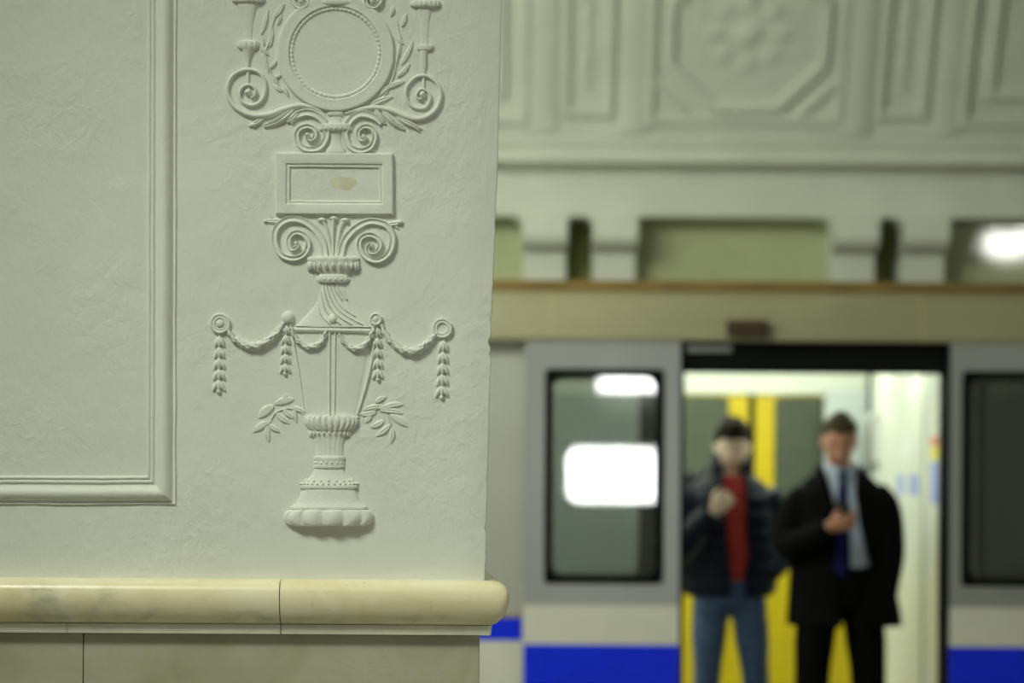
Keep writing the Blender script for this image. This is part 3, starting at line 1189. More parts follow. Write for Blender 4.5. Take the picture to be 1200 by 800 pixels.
# medallion
MU, MV = 393.2, 62.0
bm = bmesh.new()
MED = [(69, -1), (68.6, 4.4), (67.4, 6.4), (66, 6.8), (63, 6.2), (58, 6.0), (55.4, 6.2), (54.6, 5.6), (54.0, 3.2), (53.2, 2.0), (47, 1.4), (30, 1.2), (2, 1.2)]
rings = []
for r, w in MED:
    rings.append([P(MU + r * math.cos(a), MV + r * math.sin(a), w) for a in [k * 2 * PI / 96 for k in range(96)]])
loft(bm, rings, True)
R('medallion_ring', bm, angle=28)
bm = bmesh.new()
rings = []
for k in range(240):
    a = k * 2 * PI / 240
    rr = 51.6
    rings.append([P(MU + (rr + q * 2.6) * math.cos(a + .022 * q), MV + (rr + q * 2.6) * math.sin(a + .022 * q), .6 + 3.6 * hh + (1.0 * math.sin(k * 2 * PI / 4 + q * 1.2) if hh > .3 else 0)) for q, hh in ROUND[::2]])
rings.append(rings[0])
loft(bm, rings, False, False)
R('rope_border', bm, angle=70)
for cxu, sgn in ((353, -1), (436, 1)):
    bm = bmesh.new()
    ribbon(bm, [(393 + sgn * 9, -14), (393 + sgn * 22, -16), (cxu + sgn * 6, -10), (cxu + sgn * 10, 0), (cxu + sgn * 4, 8), (cxu - sgn * 5, 7), (cxu - sgn * 7, -1), (cxu - sgn * 1, -5), (cxu + sgn * 3, 0)], [6, 6, 5.6, 5, 4.6, 4, 3.6], [6, 7, 7, 7.4, 8, 8.6, 9], BAND)
    blob(bm, cxu, 2, 3.2, 3.2, 9.5)
    R('crest_scroll', bm, angle=55)
bm = bmesh.new()
lathe(bm, [(-22, 8), (-20, 16), (-14, 20), (-8, 16), (-2, 11), (1, 20), (4, 21), (6, 18)], lambda v: 394, .5)
R('crest_spool', bm)

# laurel sprigs
bm = bmesh.new()
ribbon(bm, z1([(700, 900), (600, 790), (530, 650), (490, 500), (520, 400), (548, 260), (590, 120), (650, 40)]), [2, 2.4, 2.4, 2.2, 2, 1.8], [2.6, 3, 3.4, 3.2, 3, 2.6], SHARP)
for a, b, w in (((450, 320), (512, 90), 6), ((560, 170), (668, 40), 6), ((530, 440), (552, 250), 6), ((440, 430), (520, 520), 7), ((470, 470), (520, 690), 6), ((560, 690), (610, 800), 6), ((530, 640), (600, 560), 5), ((560, 740), (640, 700), 5), ((470, 440), (455, 330), 4), ((600, 230), (640, 130), 4), ((640, 860), (560, 800), 6), ((700, 900), (650, 800), 5)):
    leafm(bm, z1([a])[0], z1([b])[0], w, 4.2, .1)
R('laurel_sprig', bm)
bm = bmesh.new()
ribbon(bm, z2([(380, 970), (480, 900), (545, 780), (590, 620), (640, 420), (610, 260), (600, 180)]), [2, 2.4, 2.4, 2.2, 2, 1.6], [2.6, 3, 3.4, 3, 2.8, 2.2], SHARP)
for a, b, w in (((645, 600), (750, 385), 7), ((605, 720), (722, 600), 6), ((530, 790), (668, 765), 6), ((645, 250), (692, 125), 6), ((545, 150), (570, 55), 6), ((610, 360), (665, 415), 6), ((590, 600), (640, 340), 3)):
    leafm(bm, z2([a])[0], z2([b])[0], w, 4.4, .12)
for a, b, w in (((430, 175), (540, 85), 8), ((500, 110), (660, 52), 7), ((350, 275), (560, 185), 9), ((360, 250), (470, 200), 4)):
    leafm(bm, z4([a])[0], z4([b])[0], w, 4.6, -.12)
R('laurel_sprig', bm)

# garlands
GAR = [([(266, 384), (275, 397), (292, 405.5), (308, 403), (324, 391), (334, 377)], 1), ([(341, 384), (349, 399), (362, 407), (376, 402), (383, 388), (386, 378)], .8),
       ([(396, 384), (402, 399), (416, 409), (430, 402), (437, 388), (440, 378)], .8), ([(446, 380), (456, 397), (472, 410), (488, 411), (503, 400), (512, 390)], 1)]
for pts, k in GAR:
    bm = bmesh.new()
    ribbon(bm, pts, [4.5 * k, 8 * k, 10.5 * k, 10 * k, 8 * k, 4.5 * k], [6, 9, 10.5, 10.5, 9, 7], ROUND, 8, leafy=1.7)
    R('garland', bm, angle=70)


def rosette(u, v, r, ball=True):
    bm = bmesh.new()
    prof = [(r, -1), (r * .99, 5), (r * .9, 6.8), (r * .78, 6.4), (r * .72, 5.0), (r * .66, 5.4), (r * .56, 6.0), (r * .48, 5.4), (r * .42, 3.6)]
    prof += [(r * .38, 6.0), (r * .25, 8.2), (r * .08, 8.8)] if ball else [(r * .3, 3.0), (r * .1, 3.2)]
    loft(bm, [[P(u + q * math.cos(t), v + q * math.sin(t), w) for t in [i * 2 * PI / 28 for i in range(28)]] for q, w in prof], True)
    R('rosette', bm, angle=40)


rosette(258.2, 379, 12.2)
rosette(518.3, 384.5, 12.2, False)
bm = bmesh.new(); blob(bm, 337.5, 372.5, 8, 8.4, 9.5); R('knot', bm)
bm = bmesh.new(); blob(bm, 390, 374.5, 6.4, 7, 13); R('knot', bm)
bm = bmesh.new()
loft(bm, [[P(440.5 + q * math.cos(t), 374 + q * math.sin(t), w) for t in [i * PI / 12 for i in range(24)]] for q, w in ((7.8, -1), (7.6, 6), (6.2, 8), (5, 7), (4, 5.5), (3, 6.5), (.6, 7.5))], True)
R('knot', bm)


def drop(u, v0, v1, n, w, lean=0.0):
    bm = bmesh.new()
    step = (v1 - v0) / n
    ribbon(bm, [(u, v0 - 2), (u + lean * .5, (v0 + v1) / 2), (u + lean, v1)], [2.4, 3.2, 3], [4, 5, 4])
    for i in range(n):
        a = v0 + i * step
        uu = u + lean * i / n
        k = .8 + .3 * i / n
        for sx in (-1, 1):
            leafm(bm, (uu, a), (uu + sx * w * .55 * k, a + step * 1.02), w * .5, 6.2, groove=.1)
        leafm(bm, (uu, a), (uu, a + step * 1.12), w * .5, 7.6, groove=.1)
    blob(bm, u + lean, v1 + .5, w * .24, w * .26, 6)
    R('bellflower_drop', bm, angle=60)


drop(257.5, 394, 458, 5, 13, -1.2)
drop(335.5, 381, 437, 5, 11, -1.5)
drop(442, 383, 444, 5, 11, 1.0)
drop(519.5, 399, 465, 5, 13, -2)

# leaf sprays
bm = bmesh.new()
ribbon(bm, z8([(400, 215), (300, 170), (200, 200), (150, 285)]), [1.6, 2, 2, 1.6], [2, 2.6, 2.6, 2.2], SHARP)
for a, b, w in (((185, 150), (78, 238), 14), ((325, 105), (188, 142), 12), ((155, 265), (38, 338), 11), ((140, 290), (150, 405), 9), ((150, 280), (225, 335), 8), ((200, 200), (295, 275), 9), ((310, 155), (405, 192), 8), ((250, 170), (320, 240), 8), ((330, 160), (345, 270), 7), ((270, 115), (260, 60), 7)):
    leafm(bm, z8([a])[0], z8([b])[0], w, 3.8, .15)
R('leaf_spray', bm)
bm = bmesh.new()
ribbon(bm, z8([(780, 215), (880, 185), (960, 175), (1010, 290)]), [1.6, 2, 2, 1.6], [2, 2.6, 2.6, 2.2], SHARP)
for a, b, w in (((815, 182), (950, 155), 8), ((940, 172), (1095, 140), 10), ((930, 185), (1095, 205), 9), ((1000, 215), (1128, 298), 12), ((960, 255), (865, 305), 9), ((1005, 285), (905, 365), 9), ((1020, 300), (1008, 415), 9), ((905, 195), (795, 215), 9), ((900, 130), (975, 90), 8), ((870, 210), (830, 270), 8)):
    leafm(bm, z8([a])[0], z8([b])[0], w, 3.8, -.15)
R('leaf_spray', bm)

# ================================================================== THE TRAIN
YD = 10.90                                # outer plane of the open door leaves
train = empty('train_car', (1.36, 12.2, 0))
tag(train, 'grey metro train car with blue and white stripes and open doors', 'train')
xa, xb = QX(799, YD, 600), QX(1109, YD, 600)     # door opening
YB = 10.965                                # body skin plane
z_head = QZ(436, YD)
z_gut = QZ(401, YD)


def rrect(x0, x1, z0, z1, r, n=5):
    pts = []
    for cx, cz, a0 in ((x1 - r, z1 - r, 0), (x0 + r, z1 - r, PI / 2), (x0 + r, z0 + r, PI), (x1 - r, z0 + r, 1.5 * PI)):
        for i in range(n + 1):
            a = a0 + i / n * PI / 2
            pts.append((cx + r * math.cos(a), cz + r * math.sin(a)))
    return pts


def plate_hole(name, o, i, y0, y1, mat, parent, ro=.004, ri=.03):
    """plate with rounded hole; o, i = (x0, x1, z0, z1)"""
    bm = bmesh.new()
    po, pi = rrect(*o, ro), rrect(*i, ri)
    R_ = [[Vector((x, y0, z)) for x, z in po], [Vector((x, y0, z)) for x, z in pi], [Vector((x, y1, z)) for x, z in pi], [Vector((x, y1, z)) for x, z in po]]
    R_.append(R_[0])
    loft(bm, R_, False, True)
    bmesh.ops.remove_doubles(bm, verts=bm.verts, dist=1e-6)
    return link(name, finish(bm, True, 30), mat, parent)


def rplate(name, r4, y0, y1, rad, mat, parent):
    bm = bmesh.new()
    p = rrect(*r4, rad)
    loft(bm, [[Vector((x, y, z)) for x, z in p] for y in (y0, y1)], True)
    return link(name, finish(bm, True, 30), mat, parent)


leafs = []
z_w0, z_w1 = QZ(684, YD, 700), QZ(432, YD, 700)
z_s0, z_s1 = QZ(755, YD, 700), QZ(709, YD, 700)
LX0, LX1 = QX(614, YD, 600), QX(796.5, YD, 600)
RX0, RX1 = QX(1113, YD, 600), QX(1113 + 184, YD, 600)
WL = (QX(638, YD, 560), QX(778, YD, 560))
WR = (QX(1127, YD, 560), QX(1127 + 140, YD, 560))
for (a, b), (wa, wb), lab in (((LX0, LX1), WL, 'door leaf slid open left of the doorway'), ((RX0, RX1), WR, 'door leaf slid open right of the doorway')):
    lf = plate_hole('door_leaf', (a, b, .01, z_gut + .01), (wa + .012, wb - .012, z_w0 + .012, z_w1 - .012), YD, YD + .035, 'leaf', train)
    lf['label'] = lab
    plate_hole('window_gasket', (wa, wb, z_w0, z_w1), (wa + .038, wb - .038, z_w0 + .034, z_w1 - .034), YD - .006, YD + .03, 'rubber', lf, .02, .05)
    rplate('window_pane', (wa + .03, wb - .03, z_w0 + .03, z_w1 - .03), YD + .010, YD + .016, .04, 'pane', lf)
    box('white_stripe', a + .001, b - .001, YD - .0015, YD + .01, z_s0, z_s1, 'white', lf, 0)
    box('blue_stripe', a + .001, b - .001, YD - .0015, YD + .01, .02, z_s0, 'blue', lf, 0)
    ed = b if a < 1 else a
    box('edge_seal', ed - .008, ed + .008, YD + .002, YD + .04, .012, z_gut, 'rubber', lf, .002)

# body side: window bands left and right of the door
zb0, zb1 = z_w0 + .01, z_w1 - .02
wl1 = QX(757, YB, 560)


def body_side(x0, x1, wins):
    box('lower_side_panel', x0, x1, YB, YB + .05, -.55, zb0, 'white', train, .002)
    box('upper_side_panel', x0, x1, YB, YB + .05, zb1, z_gut + .02, 'body', train, .002)
    e = x0
    for (wa, wb) in wins + [(x1, None)]:
        if wa - e > .01:
            box('window_post', e, wa, YB, YB + .05, zb0 - .001, zb1 + .001, 'body', train, .002)
        if wb is None:
            break
        plate_hole('window_gasket', (wa - .01, wb + .01, zb0 - .01, zb1 + .01), (wa + .03, wb - .03, zb0 + .03, zb1 - .03), YB - .006, YB + .045, 'rubber', train, .02, .04)
        rplate('window_pane', (wa, wb, zb0, zb1), YB + .015, YB + .022, .02, 'pane', train)
        e = wb


XL, XR = -5.5, 8.0
body_side(XL, xa, [(-3.4, -1.9), (QX(640, YB), wl1)])
body_side(xb, XR, [(WR[0] + .09, 3.5), (4.6, 6.1)])
box('door_pocket_edge', wl1 - .03, xa - .005, YB - .012, YB + .01, zb0, zb1, 'rubber', train, .002)
# livery of the body skin
z1_, z2_, z3_ = QZ(718, YB, 590), QZ(723, YB, 590), QZ(750, YB, 590)
for (x0, x1) in ((XL, LX0 - .005), (RX1 + .005, XR)):
    box('grey_band', x0, x1, YB - .0015, YB + .01, z1_, zb0 + .002, 'body', train, 0)
    box('tan_trim', x0, x1, YB - .004, YB + .01, z2_, z1_, 'tan', train, 0)
    box('blue_stripe', x0, x1, YB - .0015, YB + .01, z3_, z2_, 'blue', train, 0)
# door header and jambs
hd = box('door_header', xa - .02, xb + .02, YD + .045, YB + .11, z_head, z_gut + .02, 'rubber', train, .002)
box('header_plate', QX(806, YD), QX(858, YD), YD + .035, YD + .05, QZ(412, YD), QZ(405, YD), 'steel', train, .001)
box('door_jamb', xa - .02, xa + .012, YD + .04, YB + .09, 0.0, z_head, 'rubber', train, .002)
box('door_jamb', xb - .010, xb + .02, YD + .04, YB + .09, 0.0, z_head, 'rubber', train, .002)
box('door_sill', xa, xb, YD + .01, YB + .09, -.05, .004, 'steel', train, .002)
# roof
prof = [(YD + .05, z_gut + .005), (YD - .012, z_gut + .005), (YD - .018, z_gut + .02), (YD - .010, z_gut + .045), (YD + .01, z_gut + .055), (YD + .02, z_gut + .10), (YD + .045, z_gut + .16),
        (YD + .10, z_gut + .215), (YD + .20, z_gut + .255), (YD + .40, z_gut + .285), (YD + .8, z_gut + .31), (12.25, z_gut + .325), (13.2, z_gut + .30), (13.62, z_gut + .2), (13.66, z_gut), (13.6, z_gut), (13.2, z_gut + .22), (12.25, z_gut + .27), (YD + .4, z_gut + .23), (YD + .12, z_gut + .14)]
xs_ = [XL, QX(645, YD), QX(1082, YD), XR]
for a, b in zip(xs_, xs_[1:]):
    sweep_x('roof_panel', prof, 'roof', train, a, b, 50)
for xs1 in xs_[1:3]:
    sweep_x('roof_seam', [(y - .003, z + .001) for y, z in prof[2:9]] + [(y + .02, z - .02) for y, z in reversed(prof[2:9])], 'tan', train, xs1 - .006, xs1 + .006, 50)
zr0, zr1 = QZ(342, YD + .16), QZ(329.5, YD + .16)
box('roof_edge_strip', XL, XR, YD + .14, YD + .24, zr0, zr1, 'brown', train, .004)
# signal lamp box above the doorway
sg = box('signal_lamp', QX(850, YD), QX(898, YD), YD - .05, YD + .03, QZ(394, YD), QZ(375, YD), 'sig', train, .008)
for u0, u1 in ((854, 872), (876, 894)):
    box('lens', QX(u0, YD), QX(u1, YD), YD - .056, YD - .045, QZ(391, YD), QZ(379, YD), 'lens', sg, .003)
# cabin interior
YF = 13.52                                 # far inner side
box('cabin_floor', XL, XR, YB + .05, YF + .05, -.06, 0.0, 'cabfloor', train, 0)
box('cabin_ceiling', XL, XR, YB + .11, YF, 2.16, 2.19, 'cabin', train, 0)
for yy in (11.75, 12.75):
    box('ceiling_lamp', XL + .3, xb + .12, yy - .06, yy + .06, 2.12, 2.158, 'lamp', train, .006)
fx0, fx1 = QX(757, YF, 500), QX(1006, YF, 500)
fxm = QX(881, YF, 500)
zfd = QZ(461, YF, 850)
zfw = QZ(668, YF, 880)
box('far_header', XL, XR, YF - .02, YF + .04, zfd, 2.2, 'cabin', train, 0)
box('far_side_panel', XL, fx0, YF, YF + .05, 0, zfd, 'cabin_pale', train, 0)
box('far_side_panel', fx1, XR, YF, YF + .05, 0, zfd, 'cabin_pale', train, 0)
for (a, b, nm) in ((fx0, fxm - .02, 0), (fxm + .02, fx1, 1)):
    # stiles measured from the photo: bright yellow inner stile, window, pale outer stile
    st = QX(877 - 856, YF, 500) - QX(0, YF, 500)
    w0, w1 = (a + .10, b - .105) if nm == 0 else (a + .105, b - .10)
    dl = plate_hole('far_door_leaf', (a, b, .0, zfd - .005), (w0, w1, zfw + .04, zfd - .014), YF, YF + .04, 'yellow', train, .004, .04)
    rplate('window_pane', (w0 - .01, w1 + .01, zfw + .03, zfd - .008), YF + .012, YF + .02, .03, 'darkglass', dl)
box('far_door_seal', fxm - .02, fxm + .02, YF + .005, YF + .045, 0, zfd - .005, 'rubber', train, .003)
# pale windscreen panel, right bulkhead with stickers and grab handle
xp0, xp1 = QX(966, 13.3, 470), QX(1016, 13.3, 470)
box('draught_screen', xp0, xp1, 13.26, 13.30, 1.0, zfd + .02, 'cabin_pale', train, .004)
bm = bmesh.new()
tube(bm, [(xp1 + .012, 13.24, .0), (xp1 + .012, 13.24, 2.15)], [.016, .016], 12)
link('grab_pole', finish(bm), 'rubber', train)
XBK = xb + .004
box('end_bulkhead', XBK, XBK + .05, YB + .11, YF, 0, 2.16, 'cabin', train, 0)


def on_bulk(px, py):
    """point on the bulkhead seen at the photo pixel"""
    du, dv = px - 600.0, py - 500.0
    u = CR * du + SR * dv; v = -SR * du + CR * dv
    Y = XBK * FPX / u
    return Y, CAM_Z - v / FPX * Y


def bulk_box(name, p0, p1, p2, p3, th, mat, par=train):
    ya, za_ = on_bulk(p1, p2)[0], on_bulk((p0 + p1) / 2, p3)[1]
    yb, zb_ = on_bulk(p0, p2)[0], on_bulk((p0 + p1) / 2, p2)[1]
    return box(name, XBK - th, XBK + .002, ya, yb, za_, zb_, mat, par, 0)


bulk_box('sticker', 1091, 1103, 512, 522, .002, 's_red')
bulk_box('sticker', 1091, 1103, 523, 538, .002, 's_yel')
bulk_box('sticker', 1091, 1103, 541, 590, .002, 's_blu')
bulk_box('sticker', 1052, 1059, 556, 580, .002, 's_blu')
bulk_box('sticker', 1066, 1077, 556, 580, .002, 's_blu')
bulk_box('sticker', 1058, 1069, 515, 535, .002, 's_wht')
ys, _ = on_bulk(1082, 600)
box('bulkhead_seam', XBK - .004, XBK + .002, ys - .008, ys + .008, 0, 2.16, 'cabin_pale', train, 0)
yh, zh0 = on_bulk(1029, 545); _, zh1 = on_bulk(1029, 488)
bm = bmesh.new()
tube(bm, catmull([(XBK, yh, zh0 - .01), (XBK - .05, yh, zh0 + .02), (XBK - .055, yh, (zh0 + zh1) / 2), (XBK - .05, yh, zh1 - .02), (XBK, yh, zh1 + .01)], 5), [.022] * 21, 10)
link('grab_handle', finish(bm), 'steel', train)


# ================================================================== PEOPLE
def remesh(bm, voxel, smooth_it=4, name='tmp'):
    bmesh.ops.recalc_face_normals(bm, faces=bm.faces)
    me = bpy.data.meshes.new(name)
    bm.to_mesh(me); bm.free()
    o = bpy.data.objects.new(name, me)
    COL.objects.link(o)
    m = o.modifiers.new('r', 'REMESH'); m.mode = 'VOXEL'; m.voxel_size = voxel
    s = o.modifiers.new('s', 'SMOOTH'); s.factor = .5; s.iterations = smooth_it
    dg = bpy.context.evaluated_depsgraph_get()
    out = bpy.data.meshes.new_from_object(o.evaluated_get(dg))
    bpy.data.objects.remove(o)
    bpy.data.meshes.remove(me)
    for p in out.polygons:
        p.use_smooth = True
    return out


def ell(bm, c, r, rot=None, n=16):
    res = bmesh.ops.create_uvsphere(bm, u_segments=n, v_segments=n // 2 + 2, radius=1.0)
    for v in res['verts']:
        p = Vector((v.co.x * r[0], v.co.y * r[1], v.co.z * r[2]))
        if rot is not None: p = rot @ p
        v.co = p + Vector(c)


def head_shape(d):
    x, y, z = d
    X, Y, Z = x * .077, y * .098, z * .120
    if z < 0:
        X *= 1 - .30 * (-z) ** 1.4
        if y > 0:
            Y *= 1 - .40 * (-z)
        else:
            Y *= 1 - .10 * (-z) ** 2
    if y < 0:
        X *= 1 - .10 * (-y)
        # eye sockets
        for sx in (-1, 1):
            g_ = math.exp(-(((x - sx * .40) / .22) ** 2 + ((z - .02) / .12) ** 2))
            Y += .011 * g_
        Y -= .006 * math.exp(-(((x) / .5) ** 2 + ((z - .17) / .09) ** 2))   # brow
        Y -= .006 * math.exp(-((x / .3) ** 2 + ((z + .50) / .13) ** 2))     # mouth
        Y -= .010 * math.exp(-((x / .28) ** 2 + ((z + .85) / .14) ** 2))    # chin
    return Vector((X, Y, Z))


def add_head(bm, Mx):
    res = bmesh.ops.create_uvsphere(bm, u_segments=40, v_segments=28, radius=1.0)
    for v in res['verts']:
        v.co = Mx @ head_shape(v.co.normalized())
    # nose
    tube(bm, [Mx @ Vector((0, -.085, .018)), Mx @ Vector((0, -.100, -.006)), Mx @ Vector((0, -.112, -.032)), Mx @ Vector((0, -.098, -.040))], [.007, .010, .014, .010], 10)
    for sx in (-1, 1):
        ell(bm, Mx @ Vector((sx * .012, -.097, -.036)), (.008, .010, .007), n=10)
        ell(bm, Mx @ Vector((sx * .078, .012, -.004)), (.011, .022, .032), Mx.to_3x3() @ Matrix.Rotation(sx * .35, 3, 'Z'), n=12)


def add_hand(bm, wrist, d, palm, side, curls, spread=.16, thumb=(.6, .5)):
    """d: finger direction, palm: direction the palm faces, side: +1 thumb towards cross(d, palm)"""
    d = Vector(d).normalized()
    palm = Vector(palm); palm = (palm - d * palm.dot(d)).normalized()
    s = d.cross(palm) * side
    w = Vector(wrist)
    # palm
    tube(bm, [w - d * .02, w + d * .01, w + d * .04, w + d * .075, w + d * .09], [(.024, .020), (.028, .019), (.038, .017), (.040, .015), (.036, .011)], 14, up=palm)
    lens_ = [.072, .080, .074, .060]
    for i in range(4):
        o = (1.5 - i) * .0195
        base = w + d * .082 + s * o
        dir_ = (d + s * (1.5 - i) * spread * .35).normalized()
        c = curls[i]
        pts = [base - dir_ * .02, base]
        a = 0
        q = base.copy()
        for seg, f in ((.45, .5), (.30, .85), (.25, .55)):
            a += c * f
            q = q + (dir_ * math.cos(a) + palm * math.sin(a)) * lens_[i] * seg
            pts.append(q.copy())
        tube(bm, pts, [.0095, .0095, .0090, .0084, .0066], 10)
    tb = w + d * .025 + s * .026
    td = (d * thumb[0] + s * .75 + palm * thumb[1]).normalized()
    t1 = tb + td * .040
    t2 = t1 + (d * .85 + s * .15 + palm * (thumb[1] + .1)).normalized() * .030
    t3 = t2 + (d * .9 - s * .1 + palm * (thumb[1] + .1)).normalized() * .024
    tube(bm, [tb - td * .015, tb, t1, t2, t3], [.013, .013, .011, .010, .008], 10)


def ering(z, a, b, cx=0, cy=0, n=28):
    return [Vector((cx + a * math.sin(2 * PI * k / n), cy - b * math.cos(2 * PI * k / n), z)) for k in range(n)]


def torso_rings(tab, n=28, grow=0.0):
    return [ering(z, a + grow, b + grow, cx, cy, n) for (z, a, b, cx, cy) in tab]


def open_shell(bm, tab, gapL, gapR, th, n=30, quilt=None):
    """C shaped garment: tab rows (z, a, b, cx, cy); gapL/gapR functions of z give the x of the two front edges"""
    rings = []
    for (z, a, b, cx, cy) in tab:
        qa = quilt(z) if quilt else 0
        A, B = a + qa, b + qa
        s0 = math.asin(max(-.95, min(.95, (gapR(z) - cx) / A)))
        s1 = 2 * PI + math.asin(max(-.95, min(.95, (gapL(z) - cx) / A)))
        outer = [Vector((cx + A * math.sin(s0 + (s1 - s0) * k / n), cy - B * math.cos(s0 + (s1 - s0) * k / n), z)) for k in range(n + 1)]
        A2, B2 = a - th, b - th
        inner = [Vector((cx + A2 * math.sin(s0 + (s1 - s0) * k / n), cy - B2 * math.cos(s0 + (s1 - s0) * k / n), z)) for k in range(n, -1, -1)]
        rings.append(outer + inner)
    loft(bm, rings, True)


def dense(tab, step):
    out = []
    for r0, r1 in zip(tab, tab[1:]):
        n = max(1, int(abs(r1[0] - r0[0]) / step))
        for i in range(n):
            t = i / n
            out.append(tuple(x + (y - x) * t for x, y in zip(r0, r1)))
    out.append(tab[-1])
    return out


def hairline(front, temple, burn, back):
    tab = [(0, front), (40, front), (62, temple), (80, temple * .5), (88, burn), (98, burn), (112, burn - .22), (150, back), (180, back)]
    return lambda x, y: interp(tab, abs(math.degrees(math.atan2(x, -y))))


def hair_cap(bm, Mx, hairline, thick, top, seed):
    """shell over the skull; hairline(x, y) gives the lowest z (unit sphere) where hair grows"""
    nu, nv = 48, 20
    rings_o = []
    for j in range(nv + 1):
        ring = []
        for i in range(nu):
            a = 2 * PI * i / nu
            x, y = math.sin(a), -math.cos(a)
            zl = hairline(x, y) + .07 * noise.noise(Vector((x * 2.5, y * 2.5, seed))) + .04 * noise.noise(Vector((x * 8, y * 8, seed)))
            ang0 = math.asin(zl)
            el = PI / 2 - (PI / 2 - ang0) * (j / nv)
            d = Vector((x * math.cos(el), y * math.cos(el), math.sin(el)))
            p = head_shape(d)
            k = thick + top * max(0, d.z) ** 1.2 + .011 * noise.noise(d * 4.5 + Vector((seed, 0, 0))) + .003 * noise.noise(d * 14)
            f = (nv - j) / nv
            k *= min(1.0, f / .38) ** .7 if f > 0 else 0.0
            k += .0015
            ring.append(Mx @ (p + d * k))
        rings_o.append(ring)
    loft(bm, rings_o, False, True)
    ring_i = [Mx @ (head_shape(Vector((0, 0, 1))) * .8)]
    inner = []
    for j in range(nv, -1, -4):
        inner.append([q - (q - Mx @ Vector((0, 0, 0))) * .10 for q in rings_o[j]])
    bm.verts.ensure_lookup_table()
    loft(bm, [rings_o[nv]] + inner, False, True)
    bmesh.ops.remove_doubles(bm, verts=bm.verts, dist=1e-5)


def face_parts(root, Mx, lip, hairm):
    for sx in (-1, 1):
        bm = bmesh.new(); ell(bm, Mx @ Vector((sx * .030, -.0735, .003)), (.0140, .0105, .0068), Mx.to_3x3(), n=14)
        e = link('eye', finish(bm), 'eye', root, True)
        bm = bmesh.new(); ell(bm, Mx @ Vector((sx * .030, -.0822, .0022)), (.0055, .0030, .0052), Mx.to_3x3(), n=10)
        link('iris', finish(bm), 'iris', e, True)
        bm = bmesh.new()
        tube(bm, [Mx @ Vector((sx * .014, -.0915, .0205)), Mx @ Vector((sx * .030, -.0905, .0255)), Mx @ Vector((sx * .046, -.080, .021))], [.0030, .0038, .0020], 8)
        link('eyebrow', finish(bm), hairm, root, True)
    bm = bmesh.new()
    tube(bm, [Mx @ Vector((-.023, -.0865, -.062)), Mx @ Vector((-.009, -.0965, -.0595)), Mx @ Vector((0, -.0975, -.061)), Mx @ Vector((.009, -.0965, -.0595)), Mx @ Vector((.023, -.0865, -.062))], [.0015, .0042, .0040, .0042, .0015], 8)
    tube(bm, [Mx @ Vector((-.020, -.0865, -.065)), Mx @ Vector((0, -.0975, -.069)), Mx @ Vector((.020, -.0865, -.065))], [.0015, .0052, .0015], 8)
    link('lips', finish(bm), lip, root, True)


def shoe(root, x, y, rz, mat, nm):
    bm = bmesh.new()
    rot = Matrix.Rotation(rz, 3, 'Z')
    rows_ = [(.085, .030, .07), (.06, .038, .085), (.01, .040, .085), (-.06, .042, .062), (-.12, .046, .048), (-.165, .040, .040), (-.19, .022, .030)]
    rings = []
    for (yy, hw, h) in rows_:
        rings.append([rot @ Vector((hw * math.cos(t) * (1.0 if math.sin(t) > -.2 else 1.06), yy, max(0, h * .42 + h * .6 * math.sin(t)))) + Vector((x, y, 0)) for t in [k * PI / 7 for k in range(14)]])
    loft(bm, rings, True)
    link(nm, finish(bm, True, 50), mat, root, True)


